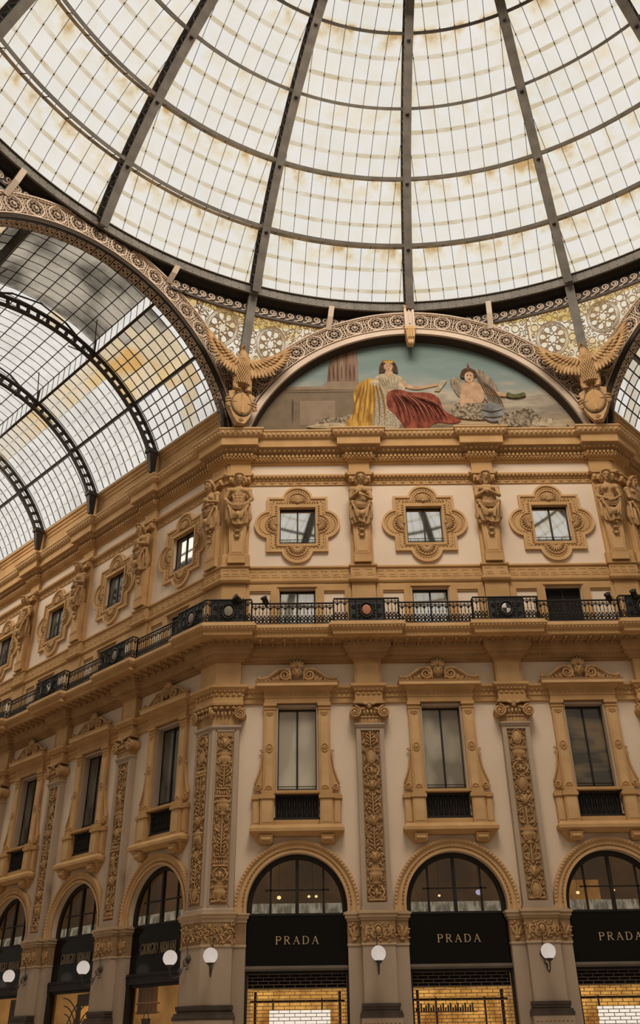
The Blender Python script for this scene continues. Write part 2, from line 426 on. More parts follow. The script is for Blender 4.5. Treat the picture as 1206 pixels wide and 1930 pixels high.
# greek key band and its foot
P2 = wallpath(.02, .15, .42, .86)
mb = MB(); mb.m('tan'); mould(mb, P2, [(0, 16.48), (.09, 16.51), (.13, 16.58), (.13, 16.66), (.06, 16.69), (.06, 17.12), (.12, 17.15), (.12, 17.22), (0, 17.25)])
mb.m('tan_light')
for x, y, a in along(P2, .065, .40):
    sv = mb.T; mb.T = Matrix.Translation((x, y, 16.905)) @ Matrix.Rotation(a, 4, 'Z') @ Matrix.Scale(.86, 4)
    mb.strip([(-.21, -.15), (-.21, .13), (.12, .13), (.12, -.05), (-.08, -.05), (-.08, .04)], .026, -.012, .01)
    mb.strip([(.21, .15), (.21, -.15), (-.12, -.15)], .026, -.012, .01)
    mb.T = sv
trim(3, mb)
# attic storey (behind the balcony): pilaster strips, door and panel frames
mb = MB(); mb.m('tan')
mould(mb, wallpath(0, .2, .5, .8), [(.01, 14.3), (.03, 14.31), (.03, 16.38)][:1] + [(.01, 14.3), (.01, 14.31)])
def fbox(fr, x0, x1, o0, o1, z0, z1):
    sv = mb.T; mb.T = FR[fr]; mb.box(x0, x1, -o1, -o0, z0, z1); mb.T = sv
for fr, bays in (('front', BF), ('left', BL)):
    for c in bays:
        for sx in (-1, 1):
            a, b = sorted((c + sx * .69, c + sx * 1.0)); fbox(fr, a, b, 0, .09, 14.42, 16.48)
            a, b = sorted((c + sx * 1.78, c + sx * 2.02)); fbox(fr, a, b, 0, .09, 14.42, 16.48)
            a, b = sorted((c + sx * 1.0, c + sx * 1.78)); fbox(fr, a, b, 0, .085, 16.2, 16.48); 
            a, b = sorted((c + sx * 1.0, c + sx * 1.78)); fbox(fr, a, b, 0, .05, 16.14, 16.2)
        fbox(fr, c - .69, c + .69, 0, .085, 16.32, 16.48)
        fbox(fr, c - .75, c + .75, .085, .13, 16.34, 16.40)
trim(4, mb)
# balcony slab with carved bed mouldings
P3 = wallpath(1.0, .25, 1.25, 1.25)
P3b = wallpath(0, .26, .42, .80)
mb = MB(); mb.m('tan'); 
mould(mb, P3, [(-.9, 13.93), (-.07, 13.95), (-.03, 13.97), (-.03, 14.12), (.01, 14.14)])
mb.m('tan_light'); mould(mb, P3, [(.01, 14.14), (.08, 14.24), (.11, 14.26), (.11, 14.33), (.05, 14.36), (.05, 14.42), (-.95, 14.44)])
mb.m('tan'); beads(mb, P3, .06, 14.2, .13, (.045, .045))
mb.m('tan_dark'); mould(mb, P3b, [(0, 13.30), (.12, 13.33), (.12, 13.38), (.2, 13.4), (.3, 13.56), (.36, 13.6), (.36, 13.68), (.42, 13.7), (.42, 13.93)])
beads(mb, P3b, .27, 13.47, .14, (.05, .055))
# soffit consoles and coffers
P3c = wallpath(-.12, .0, 1.3, 1.15)
k = 0
for x, y, a in along(P3c, .8, .21):
    sv = mb.T; mb.T = Matrix.Translation((x, y, 0)) @ Matrix.Rotation(a, 4, 'Z')
    if k % 2: mb.box(-.045, .045, -.22, .36, 13.87, 13.95); mb.ell((0, -.18, 13.88), (.05, .06, .06), 6, 4); mb.ell((0, .2, 13.86), (.05, .08, .08), 6, 4)
    else: mb.box(-.10, .10, -.16, .26, 13.92, 13.95); mb.ell((0, 0, 13.91), (.06, .07, .03), 6, 4)
    mb.T = sv; k += 1
trim(5, mb)
# belt behind the pediments
P4 = wallpath(0, .2, .36, .80)
mb = MB(); mb.m('tan'); mould(mb, P4, [(0, 11.82), (.08, 11.84), (.08, 12.02), (.12, 12.04), (.12, 12.2), (.17, 12.22), (.2, 12.3), (.26, 12.33), (.26, 12.42), (0, 12.48)])
beads(mb, P4, .17, 12.2, .16, (.04, .035))
trim(6, mb)

# ================================================================== CARVED PILASTERS
def leaf(mb, x, z, ang, l, w, y=-.03, d=.035):
    """carved leaf pointing along ang from (x,z)"""
    cx, cz = x + cos(ang) * l / 2, z + sin(ang) * l / 2
    mb.ell((cx, y, cz), (l / 2, d, w / 2), 6, 4, -ang)
def scroll(mb, x, z, r, turns, a0, d, w=.028, y=-.035):
    pts = spiral(x, z, r, turns, a0, d, 12)
    mb.tube([(px, y, pz) for px, pz in pts], [w * (1 - .4 * i / 12) for i in range(13)], 5)
    mb.ell((x, y - .01, z), (r * .22, .04, r * .22), 6, 4)
def urn(mb, z, w, h):
    prof = [(.03, 0), (w * .5, .02), (w * .18, h * .18), (w * .2, h * .25), (w * .62, h * .5), (w * .75, h * .72), (w * .55, h * .8), (w * .8, h * .92), (w * .8, h), (.01, h)]
    mb.lathe(prof, (0, 0, z), 10, pi, 2 * pi, 1, .45)
def mask(mb, z, r, y=0):
    mb.ell((0, y - .03, z), (r * .72, r * .55, r), 10, 7)
    mb.ell((0, y - .03 - r * .55, z - r * .08), (r * .13, r * .2, r * .26), 6, 4)
    for s in (-1, 1):
        mb.ell((s * r * .3, y - .03 - r * .46, z + r * .2), (r * .17, r * .1, r * .09), 6, 4)
        mb.ell((s * r * .32, y - .03 - r * .42, z + r * .38), (r * .22, r * .12, r * .06), 6, 4)
        mb.ell((s * r * .75, y - .02, z + r * .2), (r * .25, r * .3, r * .7), 6, 4)
        mb.ell((s * r * .45, y - .04, z + r * .85), (r * .4, r * .3, r * .3), 6, 4)
    mb.ell((0, y - .03 - r * .46, z - r * .42), (r * .26, r * .1, r * .09), 6, 4)
def ornament(mb, w, z0, z1, seed):
    """candelabra relief: mirrored scrolls, leaves, urns, masks, shields"""
    rnd = random.Random(seed); z = z0; last = -1; W = w
    mb.box(-w * .85, w * .85, -.05, 0, z0, z0 + .05)
    while z < z1 - .35:
        k = rnd.choice([q for q in range(8) if q != last]); last = k
        if k == 0:
            h = .62; mb.tube([(0, -.03, z), (0, -.03, z + h)], .025, 6)
            for s in (-1, 1):
                scroll(mb, s * W * .5, z + .2, W * .38, 1.4, -pi / 2, s); scroll(mb, s * W * .45, z + .47, W * .28, 1.2, pi / 2, -s)
                leaf(mb, s * .05, z + .05, pi / 2 - s * .9, .22, .08); leaf(mb, s * .5 * W, z + .36, pi / 2 - s * .5, .14, .06)
        elif k == 1:
            h = .6; urn(mb, z, W * 1.1, .46)
            for q in range(5): leaf(mb, 0, z + .42, pi / 2 + (q - 2) * .5, .18, .055)
            for s in (-1, 1): leaf(mb, s * W * .55, z + .08, pi / 2, .26, .07); mb.ell((s * W * .8, -.03, z + .42), (.04, .035, .05), 6, 4)
        elif k == 2:
            h = .55; mask(mb, z + .25, .15)
            for s in (-1, 1):
                scroll(mb, s * W * .68, z + .3, W * .25, 1.3, 0, s); leaf(mb, s * .08, z + .44, pi / 2 - s * .6, .16, .06); leaf(mb, s * .1, z + .08, -pi / 2 + s * 1.0, .18, .06)
        elif k == 3:
            h = .66; mb.tube([(0, -.03, z), (0, -.03, z + h)], [.02, .035], 6)
            for q in range(5):
                for s in (-1, 1): leaf(mb, s * .02, z + .06 + q * .11, pi / 2 - s * (1.0 - q * .08), .2 - q * .01, .05)
            for s in (-1, 1): leaf(mb, s * W * .8, z + .1, pi / 2 + s * .15, .22, .05); leaf(mb, s * W * .75, z + .36, pi / 2 - s * .2, .2, .05)
        elif k == 4:
            h = .58; mb.ell((0, -.02, z + .27), (W * .5, .05, .24), 10, 6)
            mb.tube([(W * .5 * cos(t * pi / 8), -.06, z + .27 + .25 * sin(t * pi / 8)) for t in range(16)], .02, 4, True)
            for s in (-1, 1):
                mb.cap((s * W * .15, -.03, z + .5), (s * W * .85, -.03, z + .04), .018, .018, 6); scroll(mb, s * W * .8, z + .42, W * .17, 1.2, pi, s, .02)
        elif k == 5:
            h = .42; mb.box(-W * .85, W * .85, -.07, 0, z + .02, z + .07); mb.box(-W * .7, W * .7, -.06, 0, z + .28, z + .32)
            for q in range(6): mb.ell(((q - 2.5) * W * .27, -.04, z + .15), (.028, .03, .07), 6, 4)
            for s in (-1, 1): leaf(mb, s * .03, z + .32, pi / 2 - s * .7, .16, .06)
        elif k == 6:   # small standing winged figure
            h = .78; mb.cap((0, -.05, z + .3), (0, -.06, z + .5), .06, .075, 8); mb.ell((0, -.07, z + .64), (.045, .045, .058), 8, 5)
            for s in (-1, 1):
                mb.cap((s * .03, -.04, z + .3), (s * .05, -.04, z + .04), .036, .022, 6); mb.cap((s * .07, -.05, z + .52), (s * W * .5, -.04, z + .68), .024, .016, 6)
                leaf(mb, s * .07, z + .46, pi / 2 - s * 1.0, .24, .09); leaf(mb, s * .07, z + .38, -s * .2 if s > 0 else pi + .2, .18, .07); scroll(mb, s * W * .62, z + .12, W * .25, 1.2, pi / 2, s, .022)
        else:
            h = .5
            for s in (-1, 1):
                pts = [(s * W * .1, z), (s * W * .6, z + .1), (s * W * .85, z + .25), (s * W * .5, z + .4), (s * W * .12, z + .46)]
                mb.tube([(a, -.03, b) for a, b in pts], [.02, .03, .04, .03, .02], 5)
                mb.ell((s * W * .35, -.03, z + .2), (.05, .04, .05), 6, 4); leaf(mb, s * W * .6, z + .1, -s * .3 if s > 0 else pi + .3, .12, .06)
            leaf(mb, 0, z + .1, pi / 2, .26, .1)
        for s in (-1, 1):
            for q in range(7): mb.ell((s * rnd.uniform(.1, .95) * W, -.02, z + rnd.uniform(0, h)), (rnd.uniform(.02, .035), .03, rnd.uniform(.02, .045)), 5, 3)
            for q in range(3): scroll(mb, s * rnd.uniform(.35, .85) * W, z + rnd.uniform(.04, h - .04), rnd.uniform(.035, .06), 1.2, rnd.uniform(0, 6), s, .016, -.028); leaf(mb, s * rnd.uniform(.2, .6) * W, z + rnd.uniform(0, h - .05), rnd.uniform(.3, 1.3) if s > 0 else pi - rnd.uniform(.3, 1.3), rnd.uniform(.08, .14), .04)
        z += h * .93
def capital_mesh(parent, hw, off, z=11.14, label=None):
    mb = MB(); mb.m('relief')
    mb.box(-hw - .1, hw + .1, -off - .16, 0, z + .56, z + .63)
    mb.box(-hw, hw, -off - .02, 0, z - .13, z + .5)
    for s in (-1, 1):
        c = s * (hw + .05); zc = z + .26
        pts = spiral(c, zc, .21, 2.2, pi / 2, s, 26, .15)
        mb.tube([(x, -off - .14, q) for x, q in pts], [.04 - .016 * i / 26 for i in range(27)], 6)
        mb.lathe([(.19, 0), (.2, .1), (.17, .25), (.2, .42)], (0, 0, 0), 4) if 0 else None
        rows = [[(c + .185 * cos(t * pi / 7), y, zc + .185 * sin(t * pi / 7)) for t in range(14)] for y in (-off - .12, 0)]
        mb.grid(rows, True, True); mb.add(rows[0], [tuple(range(14))]); mb.ell((c, -off - .15, zc), (.06, .05, .06), 8, 5)
        leaf(mb, s * .12, z + .38, -s * .15 if s > 0 else pi + .15, .34, .09, -off - .13, .05)
        leaf(mb, s * .04, z + .5, pi / 2 - s * 1.2, .26, .1, -off - .15, .05)
    n = max(3, int(hw * 2 / .13))
    for i in range(n): mb.ell(((i - (n - 1) / 2) * .125, -off - .08, z + .27), (.05, .06, .09), 6, 5)
    mask(mb, z + .46, .085, -off - .1)
    mb.box(-hw + .02, hw - .02, -off - .06, 0, z + .08, z + .14)
    for i in range(7): mb.box(-hw + .06 + i * (2 * hw - .12) / 7, -hw + .02 + (i + .6) * (2 * hw) / 7, -off - .04, 0, z - .12, z + .05)
    mb.m('stone'); mb.box(-hw - .06, hw + .06, -off - .07, 0, z - .17, z - .12); mb.box(-hw - .03, hw + .03, -off - .04, 0, z - .23, z - .17)
    return mb.build('capital', None, parent)
def pilaster(seed):
    """carved pilaster standing on wall: origin on the wall at floor level"""
    root = empty('carved_pilaster'); off = .27; hw = .47
    mb = MB(); mb.m('stone')
    for s in (-1, 1):
        a, b = sorted((s * hw, s * .335)); mb.box(a, b, -off, 0, 5.2, 10.93)
        a, b = sorted((s * .335, s * .31)); mb.frustum(a, b, -off + .03, 0, 5.3, a, b, -off + .03, 0, 10.8)
    mb.box(-.335, .335, -off, 0, 10.8, 10.93); mb.box(-.335, .335, -off, 0, 5.2, 5.36); mb.box(-hw - .03, hw + .03, -off - .04, 0, 5.13, 5.22)
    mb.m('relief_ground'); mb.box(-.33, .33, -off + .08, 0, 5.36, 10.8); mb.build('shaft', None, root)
    mb = MB(); mb.T = Matrix.Translation((0, -off + .08, 0)); ornament(mb, .30, 5.42, 10.75, seed); mb.build('carved_relief', 'relief', root)
    capital_mesh(root, hw - .02, off)
    mb = MB(); mb.m('tan')   # entablature block and upper pier up to the balcony
    mb.box(-.52, .52, -off - .08, 0, 11.77, 11.83); mb.box(-.48, .48, -off - .05, 0, 11.83, 12.0)
    for i in range(5): mb.ell(((i - 2) * .18, -off - .06, 12.09), (.06, .03, .06), 8, 4)
    mb.box(-.48, .48, -off - .04, 0, 12.0, 12.18)
    mb.box(-.52, .52, -off - .09, 0, 12.18, 12.26); mb.box(-.57, .57, -off - .14, 0, 12.3, 12.42); mb.frustum(-.52, .52, -off - .09, 0, 12.26, -.57, .57, -off - .14, 0, 12.3)
    for i in range(9): mb.box(-.50 + i * .115, -.45 + i * .115, -off - .12, 0, 12.2, 12.25)
    mb.m('tan_light'); mb.box(-.45, .45, -off + .02, 0, 12.42, 13.34); 
    mb.m('tan'); mb.box(-.48, .48, -off - .01, 0, 12.42, 12.5); mb.box(-.48, -.41, -off - .0, 0, 12.5, 13.3); mb.box(.41, .48, -off - .0, 0, 12.5, 13.3); mb.box(-.48, .48, -off - .01, 0, 13.24, 13.34)
    mb.build('entablature_block', None, root)
    return root
PLAB_F = ['carved ochre pilaster between the left and middle tall windows of the front face',
          'carved ochre pilaster between the middle and right tall windows of the front face']
ordn = ['first', 'second', 'third', 'fourth', 'fifth']
pil = [pilaster(11), pilaster(23), pilaster(35)]
for i, x in enumerate(PF): inst(pil[i], 'front', x, 0, 0, PLAB_F[i], 'pilaster', 'carved pilasters')
for i, x in enumerate(PL):
    inst(pil[(i + 2) % 3], 'left', x, 0, 0, 'carved ochre pilaster on the receding left wall, %s one away from the corner' % ordn[i], 'pilaster', 'carved pilasters')
# corner pilasters wrap the two folds of the pier
def corner_pilaster(side, seed):
    root = empty('corner_pilaster'); off = .27
    sg = -1 if side == 'L' else 1; other = 'left' if side == 'L' else 'right'
    def wrap(cw): return simplify([plan('left', -cw, 0), plan('left', -cw, off), cornerpt('L', off), plan('front', -W2 + cw, off), plan('front', -W2 + cw, 0)] if side == 'L' else
                         [plan('front', W2 - cw, 0), plan('front', W2 - cw, off), cornerpt('R', off), plan('right', cw, off), plan('right', cw, 0)])
    cw = .80
    mb = MB(); mb.m('stone'); mould(mb, wrap(cw), [(0, 5.2), (0, 10.93)]); mould(mb, wrap(cw), [(0, 5.1), (.04, 5.12), (.04, 5.22), (0, 5.25)])
    mb.m('tan')
    m1 = MB(); m1.m('relief')
    cm = (cw - off * T8) / 2 - off * T8 / 2
    for fr, cx in (('front', sg * (W2 - cw / 2 + off * T8 / 2)), (other, -sg * (-1) * (-(cw - off * T8) / 2 ) if 0 else (-(cw - off * T8) / 2 if side == 'L' else (cw - off * T8) / 2))):
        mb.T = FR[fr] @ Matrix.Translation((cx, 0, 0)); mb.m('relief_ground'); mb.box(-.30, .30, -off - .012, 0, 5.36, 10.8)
        mb.m('stone'); mb.box(-.34, -.30, -off - .03, 0, 5.32, 10.84); mb.box(.30, .34, -off - .03, 0, 5.32, 10.84); mb.box(-.34, .34, -off - .03, 0, 10.8, 10.84)
        m1.T = FR[fr] @ Matrix.Translation((cx, -off - .01, 0)); seed += 5; ornament(m1, .28, 5.42, 10.75, seed)
    mb.T = Matrix.Identity(4); mb.build('shaft', None, root); m1.build('carved_relief', None, root)
    # capital: two volutes at the outer ends and one on the fold
    mb = MB(); mb.m('relief'); z = 11.14
    mould(mb, wrap(cw - .03), [(.0, z - .2), (.0, z + .5), (.14, z + .56), (.14, z + .63), (0, z + .64)])
    beads(mb, wrap(cw - .1), .07, z + .27, .125, (.05, .09)); beads(mb, wrap(cw), .1, z + .45, .2, (.09, .06))
    for fr, cx, ss in ((('front', -W2 + cw + .03, 1), ('left', -cw - .03, -1)) if side == 'L' else (('front', W2 - cw - .03, -1), ('right', cw + .03, 1))):
        sv = mb.T; mb.T = FR[fr]
        pts = spiral(cx, z + .26, .21, 2.2, pi / 2, ss, 26, .15)
        mb.tube([(x, -off - .14, q) for x, q in pts], [.04 - .016 * i / 26 for i in range(27)], 6)
        rows = [[(cx + .185 * cos(t * pi / 7), y, z + .26 + .185 * sin(t * pi / 7)) for t in range(14)] for y in (-off - .12, 0)]
        mb.grid(rows, True, True); mb.add(rows[0], [tuple(range(14))]); mb.T = sv
    cx, cy = cornerpt(side, off + .12)
    sv = mb.T; mb.T = Matrix.Translation((cx, cy, 0)) @ Matrix.Rotation(sg * pi / 8 + (pi / 2), 4, 'Z')
    pts = spiral(0, z + .26, .19, 2, pi / 2, 1, 20, .15); mb.tube([(x, 0, q) for x, q in pts], .035, 6); mb.ell((0, 0, z + .26), (.13, .08, .13), 8, 6); mb.T = sv
    mb.m('stone'); mould(mb, wrap(cw), [(0, z - .25), (.06, z - .2), (.06, z - .12), (0, z - .1)])
    mb.build('capital', None, root)
    mb = MB(); mb.m('tan')
    mould(mb, wrap(cw + .04), [(0, 11.77), (.08, 11.79), (.08, 11.83), (.05, 11.85), (.05, 12.0), (.03, 12.02), (.03, 12.18), (.09, 12.2), (.09, 12.26), (.14, 12.32), (.14, 12.42), (0, 12.43)])
    beads(mb, wrap(cw), .06, 12.09, .2, (.06, .06)); mb.m('tan_light')
    mould(mb, wrap(cw), [(-.02, 12.42), (-.02, 13.34)]); mb.build('entablature_block', None, root)
    tag(root, ('carved pilaster folded round the %s corner of the pier, with two relief panels' % ('left' if side == 'L' else 'right')), 'pilaster'); return root
corner_pilaster('L', 50); corner_pilaster('R', 90)

# ================================================================== PIERS at street level
def ground_pier(fr, x, label):
    root = empty('stone_pier'); put(root, fr, x, 0, 0)
    mb = MB(); mb.m('stone'); mb.box(-.93, .93, -.06, .53, .0, 4.2); mb.box(-.5, .5, -.3, 0, 2.62, 4.2); mb.box(-.6, .6, -.42, 0, 0, 2.25)
    mb.m('relief'); 
    for r in range(2):
        for q in range(9): mb.ell((-.5 + q * .125, -.42, 2.12 - r * .12), (.04, .02, .03), 5, 3)
    mb.build('shaft', None, root)
    mb = MB(); mb.m('base_dark')
    for (e, z0, z1) in ((.13, 2.25, 2.36), (.10, 2.36, 2.43), (.05, 2.46, 2.54), (.07, 2.54, 2.62)): mb.box(-.5 - e, .5 + e, -.3 - e, 0, z0, z1)
    mb.box(-.53, .53, -.33, 0, 2.43, 2.46); mb.build('base', None, root)
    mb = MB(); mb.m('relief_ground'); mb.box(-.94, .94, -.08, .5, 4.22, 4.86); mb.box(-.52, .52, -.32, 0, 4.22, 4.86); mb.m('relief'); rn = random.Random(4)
    for q in range(46):
        u = rn.uniform(-.5, .5); leaf(mb, u, 4.26 + rn.random() * .5, rn.uniform(0, 6.3), .13, .05, -.33, .03)
    for q in range(40):
        u = rn.choice((-1, 1)) * rn.uniform(.56, .9); leaf(mb, u, 4.26 + rn.random() * .5, rn.uniform(0, 6.3), .12, .05, -.09, .03)
    for s in (-1, 1):
        for q in (-1, 1):
            scroll(mb, s * .26, 4.54 + 0 * q, .14, 1.5, pi * (q > 0), s * q, .03, -.34)
        leaf(mb, s * .12, 4.3, pi / 2 - s * .5, .3, .09, -.34, .04); leaf(mb, s * .4, 4.32, pi / 2 + s * .1, .42, .09, -.34, .04)
        for q in range(3): leaf(mb, s * .73, 4.32, pi / 2 + (q - 1) * .45, .42, .09, -.09, .04)
        mb.ell((s * .73, -.09, 4.34), (.1, .05, .05), 6, 4)
    mb.ell((0, -.33, 4.55), (.1, .06, .14), 8, 6); mb.tube([(.14 * cos(t * pi / 6), -.34, 4.55 + .18 * sin(t * pi / 6)) for t in range(12)], .022, 5, True)
    mb.build('carved_frieze', None, root)
    mb = MB(); mb.m('stone_warm')
    for (e, z0, z1) in ((.03, 4.17, 4.23), (.04, 4.86, 4.94), (.09, 4.94, 5.04), (.13, 5.04, 5.1), (.05, 5.1, 5.14)):
        mb.box(-.92 - e, .92 + e, -.06 - e, .5, z0, z1); mb.box(-.5 - e, .5 + e, -.3 - e, 0, z0, z1)
    mb.build('impost', None, root)
    tag(root, label, 'pier', 'stone piers between the shop arches'); return root
gp = ground_pier('front', -2.5, 'stone pier with dark base below the left of the two middle pilasters'); USED.add(gp.name)
inst(gp, 'front', 2.5, 0, 0, 'stone pier with dark base between the middle and right shopfronts', 'pier', 'stone piers between the shop arches')
for i, x in enumerate(PL[:5]): inst(gp, 'left', x, 0, 0, 'stone pier of the receding left wall, %s one beyond the corner pier' % ordn[i], 'pier', 'stone piers between the shop arches')
def corner_pier(side):
    root = empty('corner_pier')
    def wrap(off, cw): return simplify([plan('left', -cw, 0), plan('left', -cw, off), cornerpt('L', off), plan('front', -W2 + cw, off), plan('front', -W2 + cw, 0)] if side == 'L' else
                         [plan('front', W2 - cw, 0), plan('front', W2 - cw, off), cornerpt('R', off), plan('right', cw, off), plan('right', cw, 0)])
    a, b = (.06, 1.19), (.3, .82)
    mb = MB(); mb.m('stone'); mould(mb, wrap(*a), [(0, 0), (0, 4.2)]); mould(mb, wrap(*b), [(0, 2.6), (0, 4.2)]); mould(mb, wrap(.42, .92), [(0, 0), (0, 2.25), (-.2, 2.26)]); mb.build('shaft', None, root)
    mb = MB(); mb.m('base_dark'); mould(mb, wrap(*b), [(0, 2.24), (.13, 2.25), (.14, 2.3), (.13, 2.36), (.10, 2.37), (.10, 2.43), (.03, 2.44), (.03, 2.47), (.06, 2.5), (.07, 2.58), (.07, 2.62), (0, 2.63)]); mb.build('base', None, root)
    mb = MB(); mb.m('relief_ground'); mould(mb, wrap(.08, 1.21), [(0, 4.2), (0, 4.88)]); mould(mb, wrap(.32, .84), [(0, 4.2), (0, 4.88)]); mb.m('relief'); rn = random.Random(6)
    for x, y, an in along(wrap(.32, .84), .0, .1):
        sv = mb.T; mb.T = Matrix.Translation((x, y, 0)) @ Matrix.Rotation(an, 4, 'Z')
        for q in range(4): leaf(mb, 0, 4.28 + rn.random() * .5, rn.uniform(0, 6.3), .13, .05, -.02, .03)
        mb.T = sv
    for x, y, an in along(wrap(.32, .84), .0, .5):
        sv = mb.T; mb.T = Matrix.Translation((x, y, 0)) @ Matrix.Rotation(an, 4, 'Z')
        for s in (-1, 1): scroll(mb, s * .13, 4.58, .12, 1.4, 0, s, .028, -.02); leaf(mb, s * .04, 4.3, pi / 2 - s * .6, .24, .08, -.02, .04)
        mb.ell((0, -.02, 4.72), (.07, .05, .09), 6, 4); mb.T = sv
    mb.build('carved_frieze', None, root)
    mb = MB(); mb.m('stone_warm')
    for q in (a, b): mould(mb, wrap(*q), [(0, 4.16), (.03, 4.17), (.03, 4.23), (0, 4.25)]); mould(mb, wrap(*q), [(0, 4.84), (.04, 4.86), (.04, 4.94), (.09, 4.98), (.09, 5.04), (.13, 5.07), (.13, 5.1), (-.1, 5.14)])
    mb.build('impost', None, root)
    tag(root, 'angled grey stone pier with dark base at the %s corner of the front face' % ('left' if side == 'L' else 'right'), 'pier')
corner_pier('L'); corner_pier('R')

# ================================================================== SHOP ARCHES
def arch_unit():
    root = empty('arched_window')
    mb = MB(); mb.m('tan_light'); zc = 5.30
    for (r0, r1, dep) in ((1.58, 1.66, .10), (1.66, 1.72, .05), (1.72, 1.86, .09), (1.86, 1.96, .15)):
        rows = []
        for i in range(41):
            t = pi * i / 40; c, s = cos(t), sin(t)
            rows.append([(r0 * c, .02, zc + r0 * s), (r0 * c, -dep, zc + r0 * s), (r1 * c, -dep, zc + r1 * s), (r1 * c, .02, zc + r1 * s)])
        rows = [[(x, y, z - .19) for x, y, z in rows[0]]] + rows + [[(x, y, z - .19) for x, y, z in rows[-1]]]
        mb.grid(rows, False, False)
    for i in range(52): t = pi * (i + .5) / 52; mb.ell((1.91 * cos(t), -.15, zc + 1.91 * sin(t)), (.045, .03, .045), 5, 3)
    mb.m('relief')
    for i in range(46): t = pi * (i + .5) / 46; mb.ell((1.69 * cos(t), -.06, zc + 1.69 * sin(t)), (.028, .02, .028), 5, 3)
    mb.build('archivolt', None, root)
    mb = MB(); mb.m('iron_black'); y = .22
    mb.strip([(1.5, 5.1)] + arc(0, zc, 1.5, 0, pi, 30) + [(-1.5, 5.1)], .16, y - .04, y + .06); mb.box(-1.58, 1.58, y - .05, y + .06, 5.07, 5.13)
    mb.box(-.05, .05, y - .05, y + .05, 5.1, 6.82)
    for s in (-1, 1): mb.box(s * .84 - .03, s * .84 + .03, y - .03, y + .03, 5.1, 6.58)
    mb.box(-.98, .98, y - .03, y + .03, 5.79, 5.83)
    for s in (-1, 1): mb.ell((s * .98, y - .02, 5.81), (.04, .03, .04), 6, 4)
    mb.build('window_frame', None, root)
    mb = MB(); pts = [(1.5, 5.1)] + arc(0, zc, 1.5, 0, pi, 24) + [(-1.5, 5.1)]; mb.prism(pts, y + .01, y + .02); mb.build('pane', 'pane_dark', root)
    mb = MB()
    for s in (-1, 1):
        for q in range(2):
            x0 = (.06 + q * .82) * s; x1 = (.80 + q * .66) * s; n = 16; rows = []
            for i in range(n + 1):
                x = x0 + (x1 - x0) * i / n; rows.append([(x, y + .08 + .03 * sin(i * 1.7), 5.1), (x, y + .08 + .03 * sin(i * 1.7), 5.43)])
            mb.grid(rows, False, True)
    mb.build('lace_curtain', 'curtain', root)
    return root
def room_box(z0, z1, depth=2.6, hx=2.2, y0=.57):
    mb = MB(); y1 = y0 + depth
    mb.box(-hx, hx, y1, y1 + .05, z0, z1); mb.box(-hx, hx, y0, y1, z0 - .05, z0); mb.box(-hx, hx, y0, y1, z1, z1 + .05)
    mb.box(-hx - .05, -hx, y0, y1, z0, z1); mb.box(hx, hx + .05, y0, y1, z0, z1); return mb
au = arch_unit()
mezz = room_box(5.02, 7.2).build('trim_20', 'brown_lit'); tag(mezz, kind='structure'); mezz.name = 'ceiling_mezzanine'
